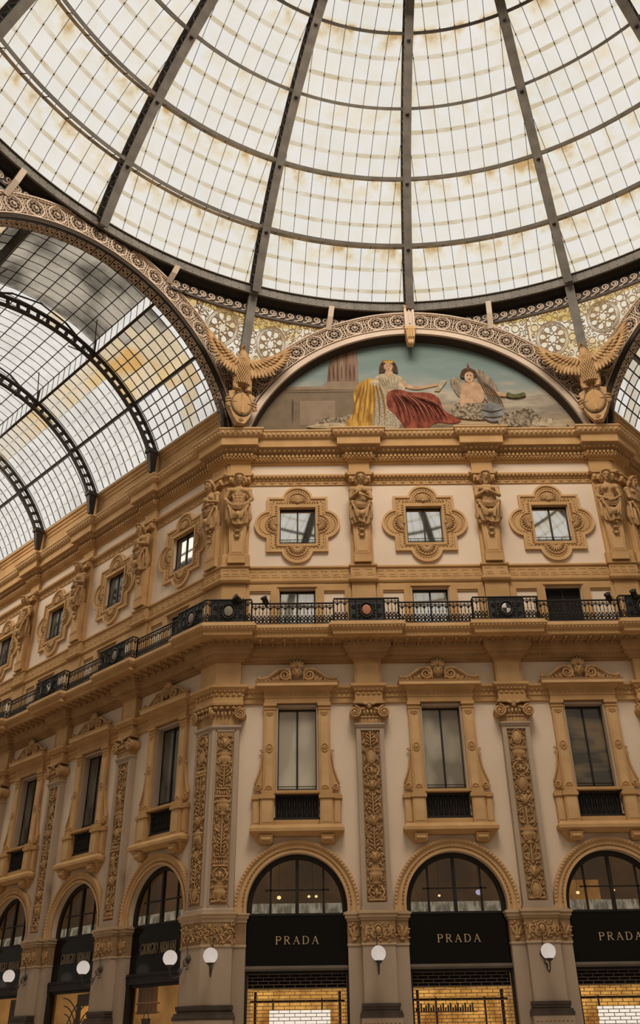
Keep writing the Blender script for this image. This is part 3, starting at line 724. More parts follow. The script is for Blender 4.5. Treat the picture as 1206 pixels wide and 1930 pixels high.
def lettering(parent, kind):
    """raised letters, drawn stroke by stroke with thick and thin stems"""
    G = {
     'P': (.66, [((.12, 0), (.12, 1), 1), ((.0, 0), (.26, 0), 0), ((0, 1), (.3, 1), 0), [(.3, 1), (.5, .96), (.62, .84), (.62, .68), (.5, .55), (.3, .51), (.14, .51)]]),
     'R': (.74, [((.12, 0), (.12, 1), 1), ((0, 0), (.26, 0), 0), ((0, 1), (.3, 1), 0), [(.3, 1), (.48, .96), (.58, .86), (.58, .7), (.48, .58), (.3, .53), (.14, .53)], ((.34, .53), (.66, .02), 1), ((.6, 0), (.78, 0), 0)]),
     'A': (.78, [((.08, 0), (.40, 1), 0), ((.40, 1), (.72, 0), 1), ((.2, .36), (.6, .36), 0), ((-.02, 0), (.2, 0), 0), ((.6, 0), (.84, 0), 0)]),
     'D': (.80, [((.12, 0), (.12, 1), 1), ((0, 0), (.3, 0), 0), ((0, 1), (.3, 1), 0), [(.3, 1), (.55, .94), (.7, .76), (.74, .5), (.7, .24), (.55, .06), (.3, 0)]]),
     'G': (.80, [[(.7, .80), (.58, .95), (.4, 1), (.2, .92), (.06, .7), (.03, .5), (.06, .3), (.2, .08), (.4, 0), (.58, .05), (.68, .16)], ((.68, .0), (.68, .44), 1), ((.5, .44), (.8, .44), 0)]),
     'I': (.26, [((.12, 0), (.12, 1), 1), ((0, 0), (.24, 0), 0), ((0, 1), (.24, 1), 0)]),
     'O': (.82, [[(.4, 1), (.2, .92), (.06, .72), (.03, .5), (.06, .28), (.2, .08), (.4, 0), (.6, .08), (.74, .28), (.77, .5), (.74, .72), (.6, .92), (.4, 1)]]),
     'M': (.96, [((.08, 0), (.14, 1), 0), ((.14, 1), (.47, .05), 1), ((.47, .05), (.80, 1), 0), ((.80, 1), (.86, 0), 1), ((0, 0), (.18, 0), 0), ((.76, 0), (.96, 0), 0)]),
     'N': (.84, [((.1, 0), (.1, 1), 0), ((.1, 1), (.7, 0), 1), ((.7, 0), (.7, 1), 0), ((0, 0), (.2, 0), 0), ((.6, 1), (.8, 1), 0), ((0, 1), (.12, 1), 0)]),
     ' ': (.34, [])}
    word, h, sp, kx, mt = (('PRADA', .215, .36, 1.18, 'gold') if kind else ('GIORGIO ARMANI', .31, .12, .58, 'silver_gold'))
    x = 0; mb = MB(); items = []
    for ch in word:
        w, ss = G[ch]; items.append((x, ss)); x += (w + sp) * h * kx
    tot = x - sp * h * kx
    for x0, ss in items:
        for st in ss:
            if isinstance(st, list):
                pts = [(x0 - tot / 2 + a * h * kx, b * h) for a, b in st]; n = len(pts)
                ws = [(.05 + .09 * sin(pi * i / (n - 1))) * h for i in range(n)] if len(st) < 9 else [.10 * h * (.5 + abs(cos(2 * pi * (i / (n - 1)) + 0)) * 0 + .8 * abs(sin(2 * pi * i / (n - 1)))) for i in range(n)]
                mb.strip(pts, ws, -.03, 0)
            else:
                (a, b), (c, d), k = st
                mb.strip([(x0 - tot / 2 + a * h * kx, b * h), (x0 - tot / 2 + c * h * kx, d * h)], h * (.14 if k else .055), -.03, 0)
    o = mb.build('lettering', mt, parent); return o
def fascia_unit(kind):
    root = empty('shop_fascia'); y = .2
    mb = MB(); mb.m('fascia'); mb.box(-1.58, 1.58, y, y + .12, 3.66, 5.07)
    mb.build('glossy_panel', None, root)
    l = lettering(root, kind); l.location = (0, y - .005, 4.26 if kind else 4.22)
    mb = MB(); mb.m('steel' if kind else 'iron_black'); mb.box(-1.58, 1.58, y - .10, y + .12, 3.53 if kind else 3.35, 3.66); mb.box(-1.58, 1.58, y - .13, y, 3.58, 3.60)
    mb.build('lintel_bar', None, root)
    return root
def grille_unit():
    root = empty('roller_grille'); y = .26
    mb = MB(); mb.m('iron_black')
    for s in (-1, 1): a, b = sorted((s * 1.58, s * 1.50)); mb.box(a, b, y - .1, y + .1, 0, 3.53)
    mb.box(-1.5, 1.5, y + .02, y + .12, 3.42, 3.53)
    mb.build('guide_frame', None, root)
    mb = MB(); mb.m('shutter'); rh = .095; r = 0; z = 3.45
    while z > .1:
        mb.box(-1.5, 1.5, y - .012, y + .012, z - .009, z + .009)
        k = -1.5 + (.16 if r % 2 else 0)
        while k < 1.5: mb.box(k - .008, k + .008, y - .012, y + .012, z - rh, z); k += .32
        z -= rh; r += 1
    mb.build('brick_pattern_mesh', None, root)
    return root
fa = fascia_unit(1); fb = fascia_unit(0); gr = grille_unit()
names = ['left', 'middle', 'right']
USED_M = False
for i, x in enumerate(BF):
    inst(au, 'front', x, 0, 0, 'arched shop window with lace curtains above the %s black fascia of the front face' % names[i], 'window', 'arched shop windows')
    inst(fa, 'front', x, 0, 0, 'black glossy fascia with gold serif letters on the %s shopfront of the front face' % names[i], 'sign', 'black shop fascias with gold letters')
    inst(gr, 'front', x, 0, 0, 'brick-patterned roller grille over the %s lit shop window of the front face' % names[i], 'shutter', 'roller grilles')
for i, x in enumerate(BL):
    inst(au, 'left', x, 0, 0, 'arched shop window in the receding left wall, %s from the corner' % ordn[i], 'window', 'arched shop windows of the left wall')
    inst(fb, 'left', x, 0, 0, 'black fascia with thin dull gilt letters, %s shopfront of the receding left wall' % ordn[i], 'sign', 'black shop fascias of the left wall')
def setroom(o, fr, x):
    put(o, fr, x, 0, 0); return o
first = True
def struct_copy(o, nm):
    c = o.copy(); COL.objects.link(c); c.name = nm; return c
rooms = [('front', x) for x in BF] + [('left', x) for x in BL]
shop = room_box(-.02, 4.95, 2.0, 1.9); 
shop = tag(shop.build('wall_shop', 'amber_soft'), kind='structure')
shopd = None
for i, (fr, x) in enumerate(rooms):
    a = mezz if i == 0 else struct_copy(mezz, 'wall_mezzanine'); a.name = 'wall_mezzanine'; put(a, fr, x, 0, 0)
    b = shop if i == 0 else struct_copy(shop, 'wall_shop'); put(b, fr, x, 0, 0)
# window dressing behind the shopfronts
def lit_display(fr, x, label, white):
    root = empty('shop_display'); mb = MB(); mb.m('amber_wall'); mb.box(-1.45, 1.45, 1.2, 1.24, .03, 3.05)
    mb.build('backdrop', None, root)
    mb = MB(); mb.m('brown_in')
    for s in (-1, 1): mb.box(s * 1.3 - .04, s * 1.3 + .04, 1.0, 1.1, .03, 3.0)
    mb.box(-1.45, 1.45, .95, 1.1, 2.72, 2.78)
    mb.tube([(-.75, 1.0, .03), (-.75, 1.0, 2.8)], .03, 6); mb.tube([(.75, 1.0, .03), (.75, 1.0, 2.8)], .03, 6)
    if not white:
        for z in (1.5, 1.95, 2.4): mb.box(-1.4, .5, .9, 1.1, z, z + .03)
        for q in range(24): mb.box(-1.38 + q * .075, -1.34 + q * .075, .95, 1.05, 2.43, 2.43 + .1 + .06 * ((q * 7) % 3))
    mb.build('shelving', None, root)
    if white:
        mb = MB(); mb.m('white_panel'); mb.box(-.85, 1.0, .85, .9, .3, 2.5); mb.build('lit_panel', None, root)
    put(root, fr, x, 0, 0); tag(root, label, 'display')
lit_display('front', -5, 'amber-lit shop interior with white glowing panel behind the left grille', True)
lit_display('front', 0, 'amber-lit shop interior with shelves behind the middle grille', False)
lit_display('front', 5, 'amber-lit shop interior with white glowing panel behind the right grille', True)
mb = MB(); mb.m('fascia'); mb.box(-.6, .6, 0, 0, 0, 0)
# dark head zone above the grilles' lit part
def header(fr, x):
    mb = MB(); mb.m('black'); mb.box(-1.5, 1.5, .42, .5, 3.06, 3.5); o = mb.build('shutter_housing', None); put(o, fr, x, 0, 0); return o
for i, x in enumerate(BF): tag(header('front', x), 'black shutter housing under the %s gold-lettered fascia' % names[i], 'shutter box', 'shutter housings')
# left wall shop windows: frame, wares
def shop_glass():
    root = empty('display_window'); mb = MB(); mb.m('iron_black')
    for s in (-1, 1): a, b = sorted((s * 1.58, s * 1.38)); mb.box(a, b, .12, .34, 0, 3.36)
    mb.box(-1.4, 1.4, .18, .3, 3.26, 3.36); mb.build('window_frame', None, root)
    mb = MB(); mb.box(-1.4, 1.4, .25, .26, 0, 3.3); mb.build('pane', 'pane_dark', root); return root
sg = shop_glass()
for i, x in enumerate(BL): inst(sg, 'left', x, 0, 0, 'black-framed lit display window under the %s fascia of the left wall' % ordn[i], 'window', 'display windows of the left wall')
mb = MB(); mb.m('tan')      # fluted hanging panels
for r in range(2):
    for q in range(5): mb.tube([(-1.5 + q * .2, .7, 2.86 - r * .34), (-1.5 + q * .2, .7, 3.3 - r * .5)], [.09, .085], 10)
    mb.box(-1.62, -.55, .62, .8, 2.80 - r * .26, 2.84 - r * .26)
o = mb.build('fluted_panel', None); put(o, 'left', BL[0], 0, 0); tag(o, 'fluted cream panel hanging in the first lit window of the left wall', 'display')
root = empty('leather_handbag'); mb = MB(); mb.m('brown_in'); mb.lathe([(.02, 0), (.14, .0), (.19, .12), (.22, .3), (.2, .31), (.0, .28)], (0, 0, 0), 16, sy=.5); mb.build('bag_body', None, root)
mb = MB(); mb.m('base_dark'); mb.tube([(-.14, 0, .3), (-.1, 0, .46), (0, 0, .52), (.1, 0, .46), (.14, 0, .3)], .014, 6); mb.build('handle', None, root)
put(root, 'left', BL[0] - 1.0, .62, 2.08); tag(root, 'dark handbag on the glass shelf of the first lit window of the left wall', 'bag')
mb = MB(); mb.m('steel'); mb.box(-.5, .5, .45, .8, 2.045, 2.075); o = mb.build('glass_shelf', None); put(o, 'left', BL[0] - .95, 0, 0); tag(o, 'thin shelf carrying the dark handbag in the first left wall window', 'shelf')
mb = MB(); mb.m('brown_in'); mb.box(.45, .5, .9, 1.2, 0, 3.1); mb.m('amber_wall'); mb.box(.5, 1.4, 1.1, 1.2, 0, 2.9); mb.m('brown_in'); mb.box(.5, 1.4, 1.08, 1.2, 2.9, 3.1)
o = mb.build('partition_screen', None); put(o, 'left', BL[0], 0, 0); tag(o, 'brown and amber partition at the right of the first lit left wall window', 'partition')
mb = MB(); mb.m('iron')      # bent metal sculpture in the second window
for q in range(4): mb.tube([(.8 - 1.9 * cos(t * pi / 20) * (1 - q * .16), .5 + q * .05, .4 + (2.85 - q * .25) * sin(t * pi / 20)) for t in range(11)], .022, 6)
for q in range(3): mb.tube([(-1.1 + 1.7 * cos(t * pi / 20) * (1 - q * .2), .55 + q * .05, .4 + (2.75 - q * .25) * sin(t * pi / 20)) for t in range(11)], .02, 6)
o = mb.build('metal_sculpture', None); put(o, 'left', BL[1], 0, 0); tag(o, 'curved dark metal hoops in the second lit window of the left wall', 'sculpture')
mb = MB(); mb.m('brown_in'); mb.box(-1.4, 1.4, 1.3, 1.34, 0, 3.3); mb.m('amber_wall'); mb.box(-.9, -.2, 1.2, 1.28, 0, 2.9); mb.m('white_panel'); 
for q in range(14): mb.box(.35 + .12 * (q % 2), .42 + .12 * (q % 2), 1.2, 1.25, 1.0 + q * .15, 1.1 + q * .15)
o = mb.build('display_wall', None); put(o, 'left', BL[1], 0, 0); tag(o, 'brown display wall with a string of bright lights behind the metal hoops', 'display')
mb = MB(); mb.m('brown_in'); mb.box(-1.4, 1.4, 1.3, 1.34, 0, 3.3); mb.m('amber_wall'); mb.box(-.2, .75, .9, .95, 2.1, 3.0)
o = mb.build('display_wall', None); put(o, 'left', BL[2], 0, 0); tag(o, 'brown display wall with one amber board in the third left wall window', 'display')
# lamps seen through the arched windows
def pendant(fr, x, y, z, m_, label, cat='lamp', r=.06, two=False):
    root = empty('ceiling_lamp')
    for q in ((-.12, .12) if two else (0,)):
        mb = MB(); mb.m(m_); mb.ell((q, 0, 0), (r, r, r * .8), 10, 6); mb.build('bulb', None, root)
    mb = MB(); mb.m('iron'); mb.tube([(0, 0, .0), (0, 0, 7.2 - z)], .008, 5)
    if two: mb.tube([(-.12, 0, .05), (0, 0, .12), (.12, 0, .05)], .008, 5)
    mb.build('stem', None, root); put(root, fr, x, y, z); tag(root, label, cat)
pendant('front', -5.0 - .62, 1.4, 5.75, 'warm_lamp', 'small square glowing lamp in the left arched shop window', r=.07)
pendant('front', -5 + .48, 1.6, 5.8, 'warm_lamp', 'pair of warm wall bulbs in the left arched shop window', r=.05, two=True)
pendant('front', .98, 1.5, 5.85, 'blue_lamp', 'bluish glowing lamp in the middle arched shop window', r=.11)
pendant('front', -.35, 1.4, 5.75, 'warm_lamp', 'tiny warm lamp in the middle arched shop window', r=.045)
pendant('front', 5 - .75, 1.5, 5.8, 'warm_lamp', 'warm wall lamp in the right arched shop window', r=.06)
pendant('front', 5 + .42, 1.4, 5.85, 'warm_lamp', 'small pale lamp right of centre in the right arched shop window', r=.045)
pendant('left', BL[1] + .35, 1.4, 5.6, 'warm_lamp', 'yellow lamp in the second arched window of the left wall', r=.10)
pendant('left', BL[2] + .35, 1.4, 5.6, 'warm_lamp', 'yellow lamp in the third arched window of the left wall', r=.13)
def spots(fr, x, label):
    mb = MB(); mb.m('warm_lamp')
    for q in (-.66, .12): mb.ell((x + q, 1.0, 7.0), (.018, .018, .018), 6, 4)
    o = mb.build('ceiling_spot', None)
# amber wall glow above the right window's curtain
mb = MB(); mb.m('amber_soft'); mb.box(-1.5, .1, 1.9, 1.95, 5.05, 6.25); o = mb.build('lit_wall_panel', None); put(o, 'front', 5, 0, 0); tag(o, 'amber glowing wall panel inside the right arched shop window', 'panel')
# ================================================================== TALL WINDOWS (main floor)
def tall_window():
    root = empty('tall_window'); y = .22
    mb = MB(); mb.m('stone')
    for s in (-1, 1): a, b = sorted((s * .74, s * .66)); mb.box(a, b, -.07, .3, 8.74, 11.75)
    mb.box(-.74, .74, -.07, .2, 11.69, 11.78); mb.build('stone_reveal', None, root)
    mb = MB(); mb.m('iron_black'); mb.box(-.68, -.63, y - .03, y + .05, 8.8, 11.69); mb.box(.63, .68, y - .03, y + .05, 8.8, 11.69); mb.box(-.68, .68, y - .03, y + .05, 11.63, 11.69)
    mb.box(-.03, .03, y - .04, y + .05, 8.8, 11.69); mb.box(-.68, .68, y - .03, y + .03, 8.8, 8.84)
    for z in (8.93, 9.02): mb.box(-.66, .66, y - .06, y - .04, z, z + .02)
    mb.build('window_frame', None, root)
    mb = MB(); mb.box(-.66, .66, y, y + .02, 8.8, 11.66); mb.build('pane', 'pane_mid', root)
    mb = MB(); mb.m('tan')       # flanking strips with rosettes
    for s in (-1, 1):
        a, b = sorted((s * .74, s * 1.14)); mb.box(a, b, -.14, 0, 8.72, 11.72); mb.box(a - .03, b + .03, -.2, 0, 11.72, 11.82); mb.box(a - .02, b + .02, -.17, 0, 11.6, 11.64)
        mb.m('tan_light'); a, b = sorted((s * .82, s * 1.06)); mb.box(a, b, -.152, 0, 8.85, 11.5); mb.m('tan')
        cx = s * .94
        for zz in (10.25,):
            mb.tube([(cx + .11 * cos(t * pi / 7), -.16, zz + .14 * sin(t * pi / 7)) for t in range(14)], .02, 5, True)
            for q in range(6): leaf(mb, cx, zz, q * pi / 3, .09, .05, -.16, .025)
            mb.ell((cx, -.17, zz), (.03, .03, .03), 6, 4)
        for zz, u in ((8.86, 1), (11.52, -1)):
            mb.tube([(cx + .12 * cos(t * pi / 8), -.16, zz + u * .13 * sin(t * pi / 8)) for t in range(9)], .02, 5)
            for q in range(4): leaf(mb, cx, zz, u * (pi / 8 + q * pi / 4), .1, .045, -.16, .025)
        # side scroll
        pts = [(s * 1.16, 10.1), (s * 1.2, 9.85), (s * 1.24, 9.55), (s * 1.34, 9.25), (s * 1.42, 9.05)]
        mb.prism([(s * 1.12, 10.2), (s * 1.18, 10.1), (s * 1.22, 9.8), (s * 1.3, 9.4), (s * 1.42, 9.12), (s * 1.4, 8.86), (s * 1.12, 8.78)][::s], -.08, 0)
        mb.tube([(a, -.1, b) for a, b in pts], .035, 6); q = spiral(s * 1.30, 8.96, .13, 1.6, 0 if s > 0 else pi, -s, 14); mb.tube([(a, -.1, b) for a, b in q], .03, 6)
        q = spiral(s * 1.2, 10.16, .07, 1.2, pi, s, 8); mb.tube([(a, -.1, b) for a, b in q], .022, 5)
    mb.build('side_strips', None, root)
    mb = MB(); mb.m('tan')       # parapet with consoles
    for s in (-1, 1):
        a, b = sorted((s * .76, s * 1.2)); mb.box(a, b, -.26, 0, 7.72, 8.72); mb.m('tan_light'); mb.box(a + .06, b - .06, -.27, 0, 7.8, 8.5); mb.m('tan')
        a, b = sorted((s * 1.2, s * 1.46)); mb.box(a, b, -.14, 0, 7.72, 8.72); mb.m('tan_light'); mb.box(a + .04, b - .04, -.15, 0, 7.8, 8.5); mb.m('tan')
        a, b = sorted((s * .72, s * 1.24)); mb.box(a, b, -.31, 0, 8.55, 8.66); a, b = sorted((s * 1.2, s * 1.5)); mb.box(a, b, -.19, 0, 8.55, 8.66)
        a, b = sorted((s * .76, s * 1.16)); mb.box(a, b, -.28, 0, 8.66, 8.82)
        a, b = sorted((s * .78, s * 1.2)); mb.frustum(a + .06, b - .06, -.18, 0, 7.14, a, b, -.26, 0, 7.2); mb.frustum(a, b, -.26, 0, 7.2, a, b, -.32, 0, 7.4); a, b = sorted((s * 1.0, s * 1.44)); mb.frustum(min(s * 1.0, s * 1.2), max(s * 1.0, s * 1.2), -.1, 0, 7.12, a, b, -.22, 0, 7.4); a, b = sorted((s * .78, s * 1.2))
        mb.tube([((a + b) / 2 - .15, -.27, 7.27), ((a + b) / 2 + .15, -.27, 7.27)], .065, 8)
    mb.box(-.76, .76, -.22, .1, 8.72, 8.82)
    for q in range(14): mb.box(-.72 + q * .105, -.66 + q * .105, -.24, -.2, 8.73, 8.78)
    mb.box(-.76, .76, -.10, 0, 7.72, 7.9)
    mb.frustum(-1.38, 1.38, -.2, 0, 7.38, -1.52, 1.52, -.36, 0, 7.5); mb.box(-1.54, 1.54, -.38, 0, 7.5, 7.6); mb.frustum(-1.54, 1.54, -.38, 0, 7.6, -1.44, 1.44, -.26, 0, 7.72)
    mb.build('parapet', None, root)
    mb = MB(); mb.m('iron_black'); mb.box(-.76, .76, .06, .1, 7.9, 8.80)
    for q in range(9):
        x = -.68 + q * .17; mb.box(x - .012, x + .012, -.05, -.02, 7.9, 8.72); mb.lathe([(.015, 0), (.035, .1), (.015, .2), (.04, .35), (.015, .5)], (x + .085, -.04, 8.05), 6)
    mb.box(-.76, .76, -.06, -.01, 8.64, 8.7); mb.box(-.76, .76, -.06, -.01, 7.92, 7.98); mb.build('iron_grille', None, root)
    mb = MB(); mb.m('tan')       # entablature
    mb.box(-1.14, 1.14, -.18, 0, 11.82, 12.0); mb.box(-1.16, 1.16, -.2, 0, 12.0, 12.2)
    for q in range(11): mb.ell((-1.0 + q * .2, -.2, 12.1), (.05 + .02 * (q % 2), .03, .05), 6, 4)
    mb.frustum(-1.18, 1.18, -.22, 0, 12.2, -1.3, 1.3, -.36, 0, 12.36)
    for q in range(18): mb.box(-1.16 + q * .13, -1.09 + q * .13, -.27, -.2, 12.23, 12.28)
    mb.m('tan_light'); mb.box(-1.42, 1.42, -.46, 0, 12.36, 12.46); mb.frustum(-1.42, 1.42, -.46, 0, 12.46, -1.46, 1.46, -.5, 0, 12.52); mb.build('entablature', None, root)
    # broken scroll pediment with mask
    mb = MB(); mb.m('relief'); mb.box(-1.3, 1.3, -.3, -.05, 12.5, 12.55)
    mask(mb, 12.86, .17, -.26)
    for q in range(7): leaf(mb, 0, 13.06, pi / 2 + (q - 3) * .42, .34, .1, -.28, .05)
    for q in range(3): mb.ell(((q - 1) * .09, -.3, 13.12 + .06 * (q == 1)), (.05, .05, .05), 6, 4)
    for s in (-1, 1):
        q = spiral(s * .43, 12.80, .22, 2.0, pi / 2, s, 26, .1); mb.tube([(a, -.28, b) for a, b in q], [.055 - .03 * i / 26 for i in range(27)], 7)
        pts = [(s * .43, 13.03), (s * .66, 13.0), (s * .85, 12.86), (s * 1.02, 12.72), (s * 1.2, 12.66), (s * 1.32, 12.68)]
        mb.tube([(a, -.27, b) for a, b in pts], [.055, .055, .05, .045, .05, .05], 7)
        mb.prism([(s * .2, 12.52), (s * 1.25, 12.52), (s * 1.0, 12.68), (s * .8, 12.85), (s * .6, 12.97), (s * .2, 12.97)][::s], -.2, -.1)
        q = spiral(s * 1.32, 12.66, .09, 1.3, pi / 2, -s, 10); mb.tube([(a, -.3, b) for a, b in q], .035, 6); mb.ell((s * 1.34, -.3, 12.66), (.07, .1, .09), 8, 5)
        for t in range(4): leaf(mb, s * (.68 + t * .13), 12.57, pi / 2 - s * (.2 + .2 * t), .2 - .025 * t, .07, -.26, .04)
        leaf(mb, s * .2, 12.56, pi / 2 - s * .3, .34, .08, -.28, .05); leaf(mb, s * .22, 12.98, pi / 2 - s * .9, .2, .08, -.28, .04)
    mb.build('scroll_pediment', None, root)
    return root
tw = tall_window()
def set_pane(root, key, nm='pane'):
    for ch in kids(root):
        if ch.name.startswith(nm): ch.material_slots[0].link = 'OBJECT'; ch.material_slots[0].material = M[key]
for i, x in enumerate(BF):
    o = inst(tw, 'front', x, 0, 0, ['tall window with pale drawn blind under a scrolled mask pediment, left of the front face',
        'tall window with half-shaded grey-green glass under a scrolled mask pediment, middle of the front face',
        'tall window with dark glass and golden reflection under a scrolled mask pediment, right of the front face'][i], 'window', 'tall windows of the front face')
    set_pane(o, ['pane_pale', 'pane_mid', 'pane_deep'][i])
for i, x in enumerate(BL):
    o = inst(tw, 'left', x, 0, 0, 'tall dark window with scrolled mask pediment, %s from the corner on the receding left wall' % ordn[i], 'window', 'tall windows of the left wall'); set_pane(o, 'pane_wing')

# ================================================================== QUATREFOIL WINDOWS
def quatre(e):
    """outline: square with four half-round lobes, grown by e"""
    h = 1.20 + e; r = .62 + e; d = 1.06; P = []
    for k in range(4):
        a = k * pi / 2; loc = [(h, -h)]  # corner then lobe on this side
        z1 = r * sin(math.acos(max(-1, min(1, (h - d) / r))))
        a1 = atan2(z1, h - d); pts = [(h, -h)] + [(d + r * cos(t), r * sin(t)) for t in [-a1 + 2 * a1 * i / 14 for i in range(15)]]
        for x, z in pts: P.append((x * cos(a) - z * sin(a), x * sin(a) + z * cos(a)))
    return P
def qz(P, c=19.1): return [(x, z * 1.03 + c) for x, z in P]
def quatre_window():
    root = empty('quatrefoil_window')
    hole = rect(-.78, .78, 18.13, 19.97)
    a = shape2d('surround', [qz(quatre(0)), qz(quatre(-.09))], -.12, 0, 'tan_light', root)
    b = shape2d('moulding', [qz(quatre(-.08)), hole], -.07, 0, 'tan', root)
    mb = MB(); mb.m('relief'); P = qz(quatre(-.19)); L = 0
    for i in range(len(P)):     # small dashes following the outline
        (x0, z0), (x1, z1) = P[i], P[(i + 1) % len(P)]; l = math.hypot(x1 - x0, z1 - z0); n = max(1, int(l / .13))
        for k in range(n):
            t = (k + .5) / n; mb.ell((x0 + (x1 - x0) * t, -.075, z0 + (z1 - z0) * t), (.045, .03, .02), 5, 3, -atan2(z1 - z0, x1 - x0))
    for k in range(4):          # shells in the lobes
        an = k * pi / 2; c = (1.0 * cos(an), 19.1 + 1.06 * sin(an))
        base = (.84 * cos(an), 19.1 + .90 * sin(an)) if k in (0, 2) else (0, 19.1 + 1.02 * sin(an))
        for q in range(9): leaf(mb, base[0], base[1], an + (q - 4) * .36, .36, .085, -.09, .05)
        mb.ell((base[0], -.1, base[1]), (.08, .06, .08), 8, 5)
        pts = [(base[0] + .40 * cos(an + t), -.085, base[1] + .40 * sin(an + t)) for t in [(-1.6 + 3.2 * i / 12) for i in range(13)]]; mb.tube(pts, .028, 5)
    for i in range(17):
        for s in (-1, 1):
            mb.ell((s * .845, -.08, 18.2 + i * .108), (.045, .035, .035), 5, 3, .6); mb.ell((-.8 + i * .1, -.08, 19.1 + s * .985), (.035, .035, .045), 5, 3, .6)
    mb.build('shell_ornament', None, root)
    mb = MB(); mb.m('tan'); 
    for s in (-1, 1): a, b = sorted((s * .79, s * .715)); mb.box(a, b, -.10, .3, 18.12, 19.98)
    mb.box(-.79, .79, -.10, .3, 19.87, 19.98); mb.box(-.79, .79, -.10, .3, 18.12, 18.22); mb.build('inner_reveal', None, root)
    mb = MB(); mb.m('iron_black'); y = .14
    for s in (-1, 1): a, b = sorted((s * .72, s * .66)); mb.box(a, b, y - .03, y + .04, 18.2, 19.88)
    mb.box(-.72, .72, y - .03, y + .04, 19.8, 19.88); mb.box(-.72, .72, y - .03, y + .04, 18.2, 18.26); mb.box(-.03, .03, y - .04, y + .04, 18.2, 19.88)
    for z in (18.33, 18.43): mb.box(-.72, .72, .0, .02, z, z + .022)
    for q in range(5): mb.box(-.6 + q * .3, -.585 + q * .3, 0, .02, 18.22, 18.44)
    mb.build('window_frame', None, root)
    mb = MB(); mb.box(-.7, .7, y + .0, y + .02, 18.2, 19.88); mb.build('pane', 'pane_mirror', root)
    return root
qw = quatre_window()
for i, x in enumerate(BF): inst(qw, 'front', x, 0, 0, 'small square window in an ochre quatrefoil shell surround, %s of the front face' % names[i], 'window', 'quatrefoil windows of the front face')
for i, x in enumerate(BL):
    o = inst(qw, 'left', x, 0, 0, 'small square window in a quatrefoil surround, %s from the corner on the receding left wall' % ordn[i], 'window', 'quatrefoil windows of the left wall'); set_pane(o, 'pane_wing')

# ---- attic balcony doors
def attic(dark):
    root = empty('balcony_door'); mb = MB(); mb.m('iron_black'); y = .2
    for s in (-1, 1): a, b = sorted((s * .67, s * .62)); mb.box(a, b, y - .03, y + .04, 14.44, 16.3)
    mb.box(-.67, .67, y - .03, y + .04, 16.22, 16.3); mb.box(-.03, .03, y - .04, y + .04, 14.44, 16.3); mb.build('window_frame', None, root)
    mb = MB(); mb.box(-.64, .64, y, y + .02, 14.44, 16.25); mb.build('pane', 'pane_attic', root); return root
at = attic(False)
for i, x in enumerate(BF):
    o = inst(at, 'front', x, 0, 0, ['glazed balcony door behind the railing, left of the front face', 'glazed balcony door behind the railing, middle of the front face', 'dark open balcony door behind the railing, right of the front face'][i], 'door', 'balcony doors')
    if i == 2: set_pane(o, 'black')
for i, x in enumerate(BL):
    o = inst(at, 'left', x, 0, 0, 'dark balcony door behind the railing, %s from the corner on the left wall' % ordn[i], 'door', 'balcony doors of the left wall'); set_pane(o, 'pane_wing')

